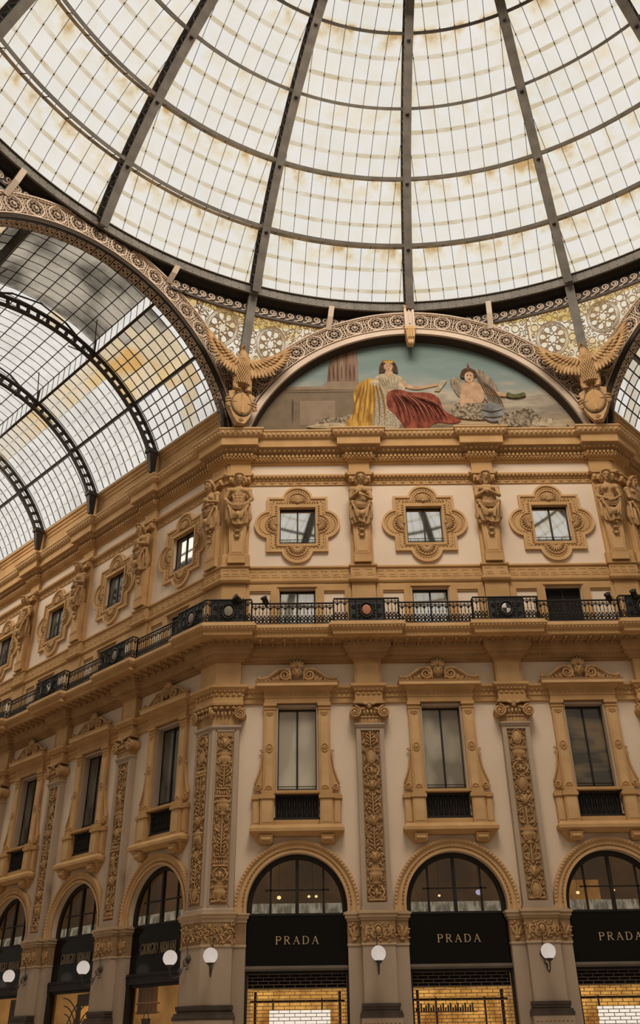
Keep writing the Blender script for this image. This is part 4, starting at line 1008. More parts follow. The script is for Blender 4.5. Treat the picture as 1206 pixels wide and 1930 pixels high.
# ================================================================== CARYATIDS
def caryatid(sex, pose, seed, hood=False):
    """half figure rising from a tapered shaft; faces -y; origin on the wall at z=0 (feet of drapery at z 0)"""
    rnd = random.Random(seed); root = empty('caryatid_statue'); y0 = -.46
    B = MB()
    hw = .40 if sex == 'm' else .35; sh = 1.80
    # torso
    B.ell((0, y0, 1.58), (hw * .82, .21, .33), 16, 10); B.ell((0, y0 + .01, 1.25), (hw * .66, .175, .30), 16, 10); B.ell((0, y0, .98), (hw * .84, .20, .24), 16, 10)
    B.cap((-hw * .8, y0 + .02, sh - .06), (hw * .8, y0 + .02, sh - .06), .12, .12, 12); B.cap((0, y0 + .02, 1.75), (0, y0 - .02, 2.05), .12, .10, 12)
    tr = .3 * (1 if rnd.random() < .5 else -1)
    if sex == 'm':
        for s in (-1, 1):
            B.ell((s * .165, y0 - .13, 1.63), (.165, .10, .115), 12, 8)
            for q in range(3): B.ell((s * .075, y0 - .155, 1.42 - q * .12), (.07, .05, .055), 8, 6)
            B.cap((s * .23, y0 - .09, 1.45), (s * .13, y0 - .12, 1.12), .06, .05, 8)
    else:
        for s in (-1, 1): B.ell((s * .145, y0 - .17, 1.56), (.115, .12, .115), 12, 8)
    # head, slightly bowed and turned
    hx = .05 * tr; hz = 2.21; hy = y0 - .07
    HT = Matrix.Translation((0, y0, 2.04)) @ Matrix.Rotation(radians(24), 4, 'X') @ Matrix.Translation((0, -y0, -2.04)); B.T = HT
    B.ell((hx, hy, hz + .04), (.145, .165, .19), 16, 12); B.ell((hx, hy - .06, hz - .07), (.105, .11, .13), 12, 8)
    B.cap((hx, hy - .165, hz + .05), (hx, hy - .205, hz - .035), .022, .034, 8)
    for s in (-1, 1):
        B.cap((hx + s * .10, hy - .125, hz + .075), (hx + s * .03, hy - .16, hz + .085), .022, .026, 8); B.ell((hx + s * .06, hy - .135, hz + .03), (.032, .025, .02), 8, 6)
        B.ell((hx + s * .075, hy - .11, hz - .04), (.045, .045, .04), 8, 6); B.ell((hx + s * .148, hy + .01, hz), (.02, .035, .05), 6, 5)
    B.cap((hx - .035, hy - .155, hz - .095), (hx + .035, hy - .155, hz - .095), .018, .018, 6); B.cap((hx - .03, hy - .15, hz - .12), (hx + .03, hy - .15, hz - .12), .018, .018, 6)
    B.ell((hx, hy - .13, hz - .165), (.05, .045, .04), 8, 6)
    B.T = Matrix.Identity(4)
    # arms
    def arm(s, el, wr, hand):
        S = (s * hw * .98, y0 + .02, sh - .1); B.ell(S, (.135, .13, .15), 12, 8)
        B.cap(S, el, .108 if sex == 'm' else .09, .08 if sex == 'm' else .07, 10); B.cap(el, wr, .083 if sex == 'm' else .07, .05, 10)
        d = (Vector(hand) - Vector(wr)); h0 = Vector(wr); L = d.length; d.normalize(); sd = d.cross(Vector((0, 1, 0))).normalized()
        B.cap(h0, h0 + d * L * .45, .055, .058, 8, .7)
        for q in range(4):
            b = h0 + d * L * .5 + sd * (q - 1.5) * .03; e = b + d * L * (.42 - .06 * abs(q - 1.4)); e.y += .02
            B.cap(b, (b + e) / 2 + Vector((0, -.015, 0)), .019, .017, 6); B.cap((b + e) / 2 + Vector((0, -.015, 0)), e, .017, .014, 6)
        t = h0 + sd * .05 * s + d * L * .15; B.cap(t, t + d * L * .3 + sd * s * .05, .02, .015, 6)
    k = hw
    if pose == 'chest':      # both forearms raised, hands together at the breast
        arm(-1, (-k - .06, y0 - .08, 1.27), (-.06, y0 - .33, 1.46), (.06, y0 - .33, 1.66)); arm(1, (k + .06, y0 - .08, 1.22), (.12, y0 - .33, 1.24), (-.10, y0 - .34, 1.38))
    elif pose == 'crossed':  # arms crossed on the chest
        arm(-1, (-k - .05, y0 - .12, 1.3), (.0, y0 - .32, 1.50), (.2, y0 - .29, 1.60)); arm(1, (k + .05, y0 - .12, 1.3), (.0, y0 - .36, 1.40), (-.2, y0 - .3, 1.56))
    elif pose == 'low':      # hands joined low in front
        arm(-1, (-k - .10, y0 - .02, 1.28), (-.13, y0 - .25, 1.02), (.02, y0 - .30, .92)); arm(1, (k + .10, y0 - .02, 1.28), (.13, y0 - .25, 1.02), (-.02, y0 - .28, .98))
    elif pose == 'hips':     # arms down, hands holding the drapery
        arm(-1, (-k - .13, y0 - .02, 1.3), (-k * .72, y0 - .2, .98), (-k * .42, y0 - .24, .90)); arm(1, (k + .13, y0 - .02, 1.3), (k * .72, y0 - .2, .98), (k * .42, y0 - .24, .90))
    else:                    # one arm folded across the waist
        arm(-1, (-k - .08, y0 - .08, 1.28), (.04, y0 - .28, 1.20), (.22, y0 - .28, 1.18)); arm(1, (k + .08, y0 - .04, 1.3), (k * .35, y0 - .26, 1.38), (k * .05, y0 - .3, 1.5))
    B.box(-.16, .16, y0 + .1, -.25, 1.0, 1.9)
    body = remesh(B, 'body', 'relief', .021, root, 2)
    # hair
    H = MB(); H.T = HT; n = 54
    H.ell((hx, hy + .035, hz + .08), (.19, .17, .21), 12, 8)
    for s in (-1, 1): H.ell((hx + s * .15, hy + .06, hz - .12), (.09, .09, .17), 10, 8)
    for i in range(n):
        a = -.35 + (pi + .7) * i / (n - 1); x = hx + .16 * cos(a); y = hy + .02 + .13 * abs(sin(a)) - .05; z = hz + .12 + .06 * sin(a * 3)
        L = rnd.uniform(.14, .32) if abs(cos(a)) > .5 else .10
        p = Vector((x, y, z)); q = p + Vector((cos(a) * .06 + rnd.uniform(-.02, .02), -.0, -L * .5)); r = q + Vector((cos(a) * .05 + rnd.uniform(-.04, .04), -.03, -L * .5))
        H.cap(p, q, .026, .024, 6); H.cap(q, r, .024, .012, 6)
    for i in range(13):
        a = pi * i / 12; H.ell((hx + .155 * cos(a), hy - .10 + .03 * abs(cos(a)), hz + .17 + .07 * sin(a)), (.036, .045, .036), 6, 5)
    if pose == 'beard' or (sex == 'm' and hood):
        for i in range(11):
            a = (i - 5) / 5; H.cap((hx + a * .09, hy - .13 + .04 * abs(a), hz - .10 - .03 * (1 - abs(a))), (hx + a * .07, hy - .16, hz - .25 - .09 * (1 - abs(a))), .034, .016, 6)
        for s in (-1, 1): H.cap((hx, hy - .175, hz - .075), (hx + s * .07, hy - .15, hz - .12), .018, .012, 6)
    remesh(H, 'hair', 'relief', .015, root, 1)
    # drapery
    Dp = MB(); rows = []; N = 44
    for j in range(11):
        t = j / 10; z = 1.10 - t * .92; w = (.33 + .13 * sin(min(1, t * 1.3) * pi * .5)) if t < .7 else .455 - (t - .7) * .35
        dpt = .22 + .03 * sin(t * pi); amp = .018 + .035 * t
        row = []
        for i in range(N):
            a = 2 * pi * i / N; f = 1 + amp / .3 * cos(a * 11 + seed + 1.2 * sin(t * 3)) + .05 * cos(a * 5 + seed * 2)
            row.append((w * f * cos(a) * (hw / .38), y0 + .06 + dpt * f * sin(a), z + .05 * sin(a * 3 + seed) * t - (.05 if sin(a) < -.6 else 0) * t))
        rows.append(row)
    Dp.grid(rows, True, True); Dp.add(rows[-1], [tuple(range(N))]); Dp.add(rows[0], [tuple(range(N))[::-1]])
    for s in (-1, 1):      # swags from the hips to the middle and hanging tails
        for q in range(6):
            x0 = s * (hw + .03 - q * .02); z0 = 1.06 - q * .05; xe = s * (hw * (.62 - q * .13)) + rnd.uniform(-.03, .03)
            pts = [(x0 + (xe - x0) * u ** .8, y0 - .12 - .11 * sin(u * pi * .6), z0 - (.74 - .06 * q + rnd.uniform(-.05, .05)) * u ** 1.3) for u in [0, .25, .5, .75, 1]]
            Dp.tube(pts, [.02, .032, .036, .034, .02], 6)
        for q in range(3):
            pts = [(s * (hw + .02) * (1 - u), y0 - .15 - .09 * sin(u * pi * .5), 1.03 - q * .07 - .16 * sin(u * pi / 2)) for u in [0, .25, .5, .75, 1]]
            Dp.tube(pts, .026, 6)
        Dp.cap((s * (hw + .03), y0 - .02, 1.08), (s * (hw + .05), y0 - .02, .38), .07, .05, 8, .8); Dp.ell((s * (hw - .02), y0 - .1, 1.06), (.11, .09, .08), 8, 6)
    for q in range(9): Dp.ell(((q - 4) * hw * .24, y0 - .15 + .012 * (q - 4) ** 2, 1.10 + (.02 if q % 2 else 0)), (.07, .06, .055), 6, 5)
    Dp.ell((0, y0 - .22, .50), (.13, .09, .13), 8, 6)
    Dp.build('drapery', 'relief', root)
    # pendant and tapered shaft
    mb = MB(); mb.m('relief')
    for q in range(3):
        z = .16 - q * .24; w = .13 - q * .025
        for s in (-1, 1): leaf(mb, s * .02, z, -pi / 2 - s * -.7, w * 1.5, .09, -.50 + .02 * q, .05); leaf(mb, s * w * .6, z + .02, pi / 2 * .2 if s > 0 else pi - pi / 2 * .2, .1, .06, -.48 + .02 * q, .04)
        mb.ell((0, -.50 + .02 * q, z - .04), (.05, .05, .08), 6, 5)
    mb.build('leaf_pendant', None, root)
    mb = MB(); mb.m('tan'); mb.frustum(-.29, .29, -.36, 0, -1.02, -.35, .35, -.40, 0, .35); mb.m('tan_light'); mb.frustum(-.20, .20, -.375, 0, -1.0, -.25, .25, -.415, 0, .3)
    mb.m('tan'); mb.box(-.33, .33, -.38, 0, -1.46, -1.08); mb.box(-.30, .30, -.37, 0, -1.08, -1.02)
    for q in range(8): mb.box(-.28 + q * .075, -.24 + q * .075, -.395, -.34, -1.12, -1.03)
    mb.box(-.42, .42, -.16, 0, -1.48, 2.2); mb.box(-.42, .42, -.165, 0, 2.62, 3.35)
    mb.box(-.47, .47, -.40, 0, 2.48, 2.55); mb.box(-.43, .43, -.34, 0, 2.2, 2.48)
    for s in (-1, 1):
        mb.ell((s * .36, -.32, 2.33), (.08, .10, .12), 8, 5)
    mb.build('shaft', None, root)
    return root
CZ = 18.73
def cary(fr, x, proto, label): return inst(proto, fr, x, 0, CZ, label, 'statue', 'caryatids of the upper storey')
c1 = caryatid('f', 'chest', 1); c2 = caryatid('m', 'crossed', 2, True); c3 = caryatid('m', 'hips', 3); c4 = caryatid('f', 'waist', 4); c5 = caryatid('f', 'low', 5); c6 = caryatid('m', 'waist', 6, True)
cx = W2 - .46
cary('front', PF[0], c1, 'long-haired female caryatid with hands joined at the breast, left of the middle quatrefoil window')
cary('front', PF[1], c2, 'bearded male caryatid with arms crossed on the chest, right of the middle quatrefoil window')
cary('front', -cx, c3, 'muscular bare-chested male caryatid holding his drapery, on the left corner facing front')
cary('left', -.50, c4, 'female caryatid with one arm across the waist, on the left corner facing the receding wall')
cary('front', cx, c5, 'female caryatid with hands joined low over her skirt, on the right corner facing front')
cary('right', .50, c6, 'bowed bearded male caryatid beside the female one at the right edge')
for i, (x, p, d) in enumerate(zip(PL, (c6, c4, c3, c1, c2), ('bearded male caryatid with an arm across the waist', 'female caryatid with one arm folded', 'bare-chested male caryatid holding his drapery', 'female caryatid with joined hands', 'bearded caryatid with crossed arms'))):
    cary('left', x, p, d + ', %s pilaster of the receding left wall' % ordn[i])
# corner infill behind the corner caryatids
mb = MB(); mb.m('tan')
for side, w in (('L', [plan('left', -.90, .0), plan('left', -.90, .13), cornerpt('L', .13), plan('front', -W2 + .84, .13), plan('front', -W2 + .84, 0)]), ('R', [plan('front', W2 - .84, 0), plan('front', W2 - .84, .13), cornerpt('R', .13), plan('right', .90, .13), plan('right', .90, 0)])):
    mould(mb, w, [(0, 17.24), (0, 22.05)]); mould(mb, w, [(0, 14.4), (0, 16.5)]); mould(mb, w, [(.0, 17.24), (.10, 17.25), (.10, 17.68), (.06, 17.72), (0, 17.74)])
for x in PF: fbox('front', x - .45, x + .45, 0, .15, 14.42, 16.5)
for x in PL: fbox('left', x - .45, x + .45, 0, .15, 14.42, 16.5)
trim(7, mb)

# ================================================================== BALCONY RAILINGS
ZR = 14.44
def rail_pts(P, z): return [(x, y, z) for x, y in P]
def railing(P, label, panel=None, tall=.0):
    """P: plan points (world) of this length of railing"""
    root = empty('balcony_railing'); cx = sum(p[0] for p in P) / len(P); cy = sum(p[1] for p in P) / len(P); root.location = (cx, cy, ZR)
    Q = [(x - cx, y - cy) for x, y in P]; h = .84 + tall
    mb = MB(); mb.m('rail'); mb.tube(rail_pts(Q, h), .035, 6, False, False); mb.tube(rail_pts(Q, .05), .022, 5, False, False); mb.tube(rail_pts(Q, h - .1), .014, 4, False, False)
    mb.build('handrail', None, root)
    mb = MB(); mb.m('rail')
    for a, b in zip(Q, Q[1:]):
        l = math.hypot(b[0] - a[0], b[1] - a[1]); an = atan2(b[1] - a[1], b[0] - a[0]); n = max(1, int(round(l / .26)))
        for i in range(n):
            t = (i + .5) / n
            if panel and l > 1.2 and abs(t - .5) * l < .62: continue
            mb.T = Matrix.Translation((a[0] + (b[0] - a[0]) * t, a[1] + (b[1] - a[1]) * t, 0)) @ Matrix.Rotation(an, 4, 'Z')
            for x in (-.13, 0):
                mb.tube([(x, 0, .05), (x, 0, h)], .0125, 4, False, False); mb.ell((x, 0, .47), (.022, .022, .05), 4, 3); mb.ell((x, 0, h - .16), (.035, .02, .04), 5, 3)
            for s in (-1, 1):
                mb.tube([(s * .065 + .05 * cos(k * pi / 4) , 0, .14 + .055 * sin(k * pi / 4)) for k in range(8)], .02, 4, True, False)
                mb.tube([(s * .065 + .045 * cos(k * pi / 3), 0, .26 + .05 * sin(k * pi / 3)) for k in range(6)], .02, 4, True, False)
                mb.tube([(s * .0 , 0, h - .25), (s * .06, 0, h - .16), (s * .125, 0, h - .13)], .02, 4, False, False)
                leafless = 0
            mb.ell((0, 0, .2), (.03, .02, .06), 5, 3); mb.ell((-.065, 0, .35), (.04, .015, .035), 5, 3); mb.ell((.065, 0, .35), (.04, .015, .035), 5, 3)
        if panel and l > 1.2:
            mb.T = Matrix.Translation(((a[0] + b[0]) / 2, (a[1] + b[1]) / 2, 0)) @ Matrix.Rotation(an, 4, 'Z')
            if panel[0] != 'open': mb.box(-.62, .62, -.0, .02, .05, h)
            for x in (-.62, -.38, .38, .62): mb.tube([(x, -.01, .05), (x, -.01, h)], .022, 4, False, False)
            for s in (-1, 1):
                for zz in (.25, .6):
                    q = spiral(s * .46, zz, .1, 1.5, 0, s, 10); mb.tube([(u, -.02, v) for u, v in q], .014, 4)
                    q = spiral(s * .25, zz - .05 + (zz > .5) * .1, .08, 1.3, pi, -s, 8); mb.tube([(u, -.02, v) for u, v in q], .014, 4)
            mb.tube([(.24 * cos(k * pi / 9), -.03, h * .5 + .28 * sin(k * pi / 9)) for k in range(18)], .03, 5, True)
            for k in range(18): mb.ell((.3 * cos(k * pi / 9), -.02, h * .5 + .34 * sin(k * pi / 9)), (.035, .02, .035), 5, 3)
            md = MB(); md.T = mb.T; md.m(panel[1]); md.lathe([(.0, -.0), (.17, 0)], (0, 0, 0), 20) if 0 else None
            md.T = mb.T @ Matrix.Translation((0, -.035, h * .5)); md.ell((0, 0, 0), (.16, .03, .2), 18, 8)
            if panel[1] == 'enamel':
                md.m('iron_black')
                for s in (-1, 1): md.prism([(0, 0), (s * .15, 0), (s * .105, s * .135), (0, s * .19)][::(1)], -.036, -.02)
            md.build('medallion', None, root)
    mb.T = Matrix.Identity(4); mb.build('balusters', None, root)
    for e in (P[0], P[-1]):
        mb = MB(); mb.m('post'); mb.box(e[0] - cx - .028, e[0] - cx + .028, e[1] - cy - .028, e[1] - cy + .028, 0, h + .02)
        mb.build('post', None, root)
    tag(root, label, 'railing', 'balcony railings'); return root
M['terracotta'] = mat('terracotta_medallion', (.45, .17, .09), None, .6)
M['enamel'] = mat('white_medallion', (.62, .58, .52), None, .5)
M['stone_med'] = mat('grey_medallion', (.22, .18, .14), None, .6)
def seg(fr, a, b, o): return [plan(fr, a, o), plan(fr, b, o)]
oa, ob = .92, 1.15
hw_ = 1.17
for i, (a, b) in enumerate([(-W2 + 1.15, -2.5 - hw_), (-2.5 + hw_, 2.5 - hw_), (2.5 + hw_, W2 - 1.15)]):
    railing(seg('front', a, b, oa), 'straight black iron balcony railing below the %s quatrefoil window' % names[i])
for i, x in enumerate(PF):
    railing([plan('front', x - hw_, oa), plan('front', x - hw_, ob), plan('front', x + hw_, ob), plan('front', x + hw_, oa)],
            ['projecting black railing with a terracotta oval medallion', 'projecting black railing with a quartered black and white medallion'][i], ('solid', ['terracotta', 'enamel'][i]), .06)
railing([plan('left', -1.15, oa), plan('left', -1.15, ob), cornerpt('L', ob), plan('front', -W2 + 1.15, ob), plan('front', -W2 + 1.15, oa)], 'angled black railing with grey medallions at the left corner of the balcony', ('solid', 'stone_med'), .06)
railing([plan('front', W2 - 1.15, oa), plan('front', W2 - 1.15, ob), cornerpt('R', ob), plan('right', 1.15, ob), plan('right', 1.15, oa)], 'angled black railing at the right corner of the balcony', ('solid', 'stone_med'), .06)
prev = -1.15
for i, x in enumerate(PL):
    railing(seg('left', x + hw_, prev, oa), 'straight black railing of the left wall balcony, %s length from the corner' % ordn[i])
    railing([plan('left', x - hw_, oa), plan('left', x - hw_, ob), plan('left', x + hw_, ob), plan('left', x + hw_, oa)], 'projecting black railing with white oval medallion, %s from the corner on the left wall' % ordn[i], ('solid', 'enamel' if i else 'stone_med'), .06)
    prev = x - hw_
# ---- spotlights clamped to the rail
def spotlight(x, o, label, r):
    root = empty('spotlight'); put(root, 'front', x, -o, ZR + .86)
    mb = MB(); mb.m('iron_black'); mb.T = Matrix.Rotation(radians(r), 4, 'Y') @ Matrix.Rotation(radians(35), 4, 'X')
    mb.lathe([(0, -.16), (.085, -.16), (.10, -.1), (.105, .1), (.125, .12), (.125, .17), (.0, .15)], (0, 0, .08), 14); mb.build('housing', None, root)
    mb = MB(); mb.m('iron'); mb.tube([(-.13, 0, .12), (-.14, 0, 0), (0, 0, -.03), (.14, 0, 0), (.13, 0, .12)], .014, 5); mb.box(-.03, .03, -.03, .03, -.1, .0); mb.build('clamp', None, root)
    tag(root, label, 'spotlight', 'spotlights on the balcony rail')
spotlight(-7.05, 1.17, 'black spotlight clamped to the rail at the left corner', -60)
spotlight(-6.1, .94, 'black spotlight on the rail left of the left balcony door', -30)
spotlight(6.35, .94, 'black spotlight on the rail right of the right balcony door', -35)
spotlight(7.2, 1.17, 'black spotlight clamped to the rail near the right edge', -30)

# ================================================================== GLOBE LAMPS
def globe_lamp():
    root = empty('globe_lamp'); z = 3.88; y = -1.0
    mb = MB(); mb.ell((0, y, z), (.215, .215, .215), 20, 14); mb.build('globe', 'lampglobe', root)
    mb = MB(); mb.m('lampiron'); mb.lathe([(.0, -.36), (.03, -.34), (.02, -.3), (.05, -.26), (.12, -.2), (.1, -.18), (0, -.17)], (0, y, z), 12); mb.build('cup', None, root)
    mb = MB(); mb.m('lampiron')
    mb.tube([(0, y, z - .34), (0, y + .04, z - .46), (0, y + .2, z - .54), (0, y + .4, z - .46), (0, y + .52, z - .2), (0, -.38, z - .02)], .02, 6)
    pts = spiral(y + .60, z - .12, .17, 1.6, -pi / 2, 1, 18, .15); mb.tube([(0, a, b) for a, b in pts], .018, 5)
    pts = spiral(y + .38, z - .36, .09, 1.4, 0, 1, 12, .15); mb.tube([(0, a, b) for a, b in pts], .016, 5)
    mb.tube([(0, -.34, z), (0, -.38, z + .3), (0, -.46, z + .52), (0, -.40, z + .66), (0, -.32, z + .66)], .014, 5)
    mb.T = Matrix.Translation((0, -.32, z)) @ Matrix.Rotation(pi / 2, 4, 'X'); mb.lathe([(0, .06), (.09, .05), (.11, 0), (.11, -.02)], (0, 0, 0), 14)
    mb.T = Matrix.Identity(4); mb.build('scroll_bracket', None, root)
    return root
gl = globe_lamp()
gcat = ('lamp', 'white globe lamps on scroll brackets')
inst(gl, 'front', -W2 + .25, 0, 0, 'white globe lamp on the front side of the left corner pier', *gcat)
inst(gl, 'front', -2.57, 0, 0, 'white globe lamp between the left and middle gold-lettered shopfronts', *gcat)
inst(gl, 'front', 2.44, 0, 0, 'white globe lamp between the middle and right gold-lettered shopfronts', *gcat)
inst(gl, 'left', -.45, 0, 0, 'white globe lamp on the left side of the corner pier, before thin gilt letters', *gcat)
inst(gl, 'left', PL[0], 0, 0, 'white globe lamp on the first pier of the receding left wall', *gcat)
inst(gl, 'left', PL[1], 0, 0, 'white globe lamp at the left edge, on the second pier of the left wall', *gcat)
inst(gl, 'left', PL[2], 0, 0, 'white globe lamp on the third pier of the left wall, beyond the left edge one', *gcat)
# ================================================================== OCTAGON ARCHES
FR['armL'] = Matrix.Rotation(pi / 4, 4, 'Z') @ Matrix.Translation((0, D, 0))
FR['armR'] = Matrix.Rotation(-pi / 4, 4, 'Z') @ Matrix.Translation((0, D, 0))
def putm(o, m):
    o.location = m.to_translation(); o.rotation_euler = m.to_euler(); return o
AZ = 21.3; DR = 0
def apt(r, ph): return ((r + DR) * sin(ph), AZ + (r + DR) * cos(ph))
def aarc(r, p, n=60, q=None): q = -p if q is None else q; return [apt(r, q + (p - q) * i / n) for i in range(n + 1)]
def octagon_arch(arm):
    global DR
    DR = -.55 if arm else 0
    root = empty('ornate_arch'); LIM = radians(63.5); LOW = radians(79 if arm else 76)
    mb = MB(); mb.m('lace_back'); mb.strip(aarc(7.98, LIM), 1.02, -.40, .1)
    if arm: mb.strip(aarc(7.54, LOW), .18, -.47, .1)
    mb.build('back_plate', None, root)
    mb = MB(); mb.m('lace')
    for r, w, y in ((8.5, .07, -.56), (8.43, .04, -.52), (7.66, .05, -.50)): mb.strip(aarc(r, LIM), w, y, -.38)
    for i in range(120): ph = -LIM + 2 * LIM * (i + .5) / 120; x, z = apt(8.47, ph); mb.ell((x, -.55, z), (.04, .03, .04), 5, 3)
    for s in (-1, 1):
        a, b = apt(7.6, s * LIM), apt(8.5, s * LIM); mb.strip([a, b], .07, -.55, -.3)
    mb.build('edge_moulding', None, root)
    mb = MB(); mb.m('lace'); n = 18; ym, yb = -.47, -.41
    for i in range(n):
        ph = -LIM + 2 * LIM * (i + .5) / n; cx, cz = apt(8.06, ph)
        if abs(ph) < .03: continue
        mb.strip([(cx + .355 * cos(t * pi / 10), cz + .355 * sin(t * pi / 10)) for t in range(20)], .06, ym - .02, yb, True)
        mb.strip([(cx + .27 * cos(t * pi / 8), cz + .27 * sin(t * pi / 8)) for t in range(16)], .02, ym, yb, True)
        for k in range(8):
            a = k * pi / 4 - ph; px, pz = cx + .2 * cos(a), cz + .2 * sin(a)
            mb.strip([(px + .085 * cos(a + t * pi / 4), pz + .085 * sin(a + t * pi / 4)) for t in range(8)], .036, ym, yb, True)
            mb.ell((cx + .31 * cos(a), ym, cz + .31 * sin(a)), (.022, .015, .022), 5, 3)
        mb.ell((cx, ym - .02, cz), (.07, .04, .07), 8, 5)
        pe = ph + LIM / n
        if i < n - 1:
            a, b = apt(7.7, pe), apt(8.42, pe); mb.strip([a, b], .045, ym, yb)
            for rr, sg in ((8.28, 1), (7.84, -1)):
                for s in (-1, 1):
                    q = apt(rr, pe + s * .018); mb.strip([(q[0] + .07 * cos(t * pi / 4), q[1] + .07 * sin(t * pi / 4)) for t in range(8)], .036, ym, yb, True)
                    q = apt(rr - sg * .13, pe + s * .008); mb.ell((q[0], ym, q[1]), (.03, .02, .05), 5, 3)
    mb.build('rosette_lace', None, root)
    if arm:
        # coffered underside
        mb = MB(); mb.m('iron'); rows = []
        for i in range(61):
            ph = -LOW + 2 * LOW * i / 60; x, z = apt(7.45, ph); rows.append([(x, -.44, z), (x, .10, z)])
        mb.grid(rows, False, True); mb.strip(aarc(7.55, LOW), .2, .02, .12)
        for y in (-.42, .05): mb.strip(aarc(7.44, LOW), .05, y, y + .05)
        mb.build('soffit', None, root)
        mb = MB(); mb.m('lace'); N = 44
        for i in range(N):
            ph = -LOW + 2 * LOW * (i + .5) / N
            for y0, y1 in ((-.35, .02),):
                x, z = apt(7.42, ph); mb.T = Matrix.Translation((x, (y0 + y1) / 2, z)) @ Matrix.Rotation(ph, 4, 'Y')
                w = .17; h = (y1 - y0) / 2
                for a in (-1, 1): mb.box(a * w - .018, a * w + .018, -h, h, -.03, .02); mb.box(-w, w, a * h - .018, a * h + .018, -.03, .02)
                for a in (-1, 1):
                    for b in (-1, 1): mb.box(min(0, a * w), max(0, a * w), b * h * .5 - .015, b * h * .5 + .015, -.02, .02); mb.ell((a * w * .5, b * h * .5, -.02), (.06, .06, .03), 6, 4)
                mb.ell((0, 0, -.02), (.07, .07, .03), 6, 4)
        mb.T = Matrix.Identity(4); mb.build('coffer_panels', None, root)
        mb = MB(); mb.m('lace')
        for s in (-1, 1):
            for i in range(3):
                ph = s * (LIM + radians(2.6 + i * 4.0)); x, z = apt(7.72, ph); mb.T = Matrix.Translation((x, -.44, z)) @ Matrix.Rotation(ph, 4, 'Y')
                for a in (-1, 1): mb.box(a * .2 - .02, a * .2 + .02, -.05, .02, -.2, .2); mb.box(-.2, .2, -.05, .02, a * .2 - .02, a * .2 + .02)
                for a in (-1, 1):
                    for b in (-1, 1): mb.ell((a * .1, -.03, b * .1), (.06, .03, .06), 6, 4)
                mb.ell((0, -.03, 0), (.06, .03, .06), 6, 4)
        mb.T = Matrix.Identity(4); mb.build('square_panels', None, root)
    else:
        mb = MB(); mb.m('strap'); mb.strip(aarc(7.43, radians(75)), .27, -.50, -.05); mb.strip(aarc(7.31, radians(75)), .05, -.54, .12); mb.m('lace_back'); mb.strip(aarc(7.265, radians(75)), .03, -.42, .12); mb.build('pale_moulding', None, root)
    for s in (-1, 1):
        mb = MB(); mb.m('iron')
        a = [(s * 7.85, 23.2), (s * 7.85, 26.2), (s * 7.35, 25.6), (s * 6.85, 24.7), (s * 7.12, 23.2)]
        if arm: a = [(x - s * .7, z - .45) for x, z in a]
        mb.prism(a[::s], -.34, -.2)
        mb.build('corner_plate', None, root)
    if arm: return root
    # keystone bracket
    mb = MB(); mb.m('strap')
    for x in (-.17, .17): mb.box(x - .05, x + .05, -.78, -.5, 28.75, 30.0)
    mb.box(-.12, .12, -.70, -.5, 28.7, 30.0); mb.box(-.03, .03, -.76, -.6, 29.0, 29.8); mb.m('tan_light'); mb.box(-.25, .25, -.82, -.3, 28.62, 28.78)
    mb.frustum(-.14, .14, -.7, -.3, 28.0, -.22, .22, -.8, -.3, 28.62); mb.ell((0, -.62, 27.98), (.16, .14, .16), 10, 6); mb.box(-.22, .22, -.8, -.5, 29.9, 30.05)
    for q in range(3): mb.box(-.12 + q * .1, -.07 + q * .1, -.84, -.7, 28.15, 28.6)
    mb.build('keystone', None, root)
    return root
oa_ = octagon_arch(False); putm(oa_, FR['front']); tag(oa_, 'cast iron arch of rosette lace framing the painted lunette', 'arch', 'rosette arches')
ob_ = octagon_arch(True); DR = 0; SH = Matrix.Translation((.7, 0, .45)); SHR = Matrix.Translation((-.7, 0, .45)); putm(ob_, FR['armL'] @ SH); tag(ob_, 'rosette arch with coffered underside opening to the left glass vault', 'arch', 'rosette arches')
oc_ = copy_tree(ob_); putm(oc_, FR['armR'] @ SHR); tag(oc_, 'rosette arch cut by the right edge, opening to the right glass vault', 'arch', 'rosette arches')

# ================================================================== DOME
DM = Matrix.Translation((.066, .155, 29.736)) @ Matrix.Rotation(-.0305, 4, 'Y') @ Matrix.Rotation(.0136, 4, 'X')
R0, RS, T0, DT = 18.089, 18.76, .471, .1539
def dp(t, az, e=0, dx=0):
    """point on the dome shell: t elevation angle, az azimuth from +y towards +x, e outward, dx sideways"""
    rho = R0 + RS * (cos(t) - cos(T0)) + e * cos(t); z = RS * (sin(t) - sin(T0)) + e * sin(t)
    return (rho * sin(az) + dx * cos(az), rho * cos(az) - dx * sin(az), z)
def rho_t(t): return R0 + RS * (cos(t) - cos(T0))
dome = empty('glass_dome'); putm(dome, DM); tag(dome, 'great iron and glass dome with dark ribs above the octagon', 'dome')
NR = 7; TT = T0 + DT * NR; H2 = radians(11.25)
mb = MB()
mb.m('dome_glass_main'); rows = []; rust = []; rr = random.Random(12)
NI, NJ = NR * 12, 18
for i in range(NI + 1):
    k = i / 12; fr_ = k - int(k); row = []
    for j in range(NJ + 1):
        az = -H2 + 2 * H2 * j / NJ; t = T0 + DT * k; row.append(dp(t, az, .42))
        top = max(0, 1 - (1 - fr_) * 3.6) if i % 12 else 1; edge = max(0, 1 - min(j, NJ - j) / 2.2); kk = int(k - 1e-6)
        v = .25 + top * (1.5, 1.6, .5, 1.7, .4, .8, .5, .5)[min(7, kk)] + edge * .9; rust.append(v)
    rows.append(row)
mb.grid(rows, False, True)
glass_s = mb.build('glass_panel', None, dome, fixn=False)
ra = glass_s.data.attributes.new('rust', 'FLOAT', 'POINT'); ra.data.foreach_set('value', rust)
mb = MB(); mb.m('lap')
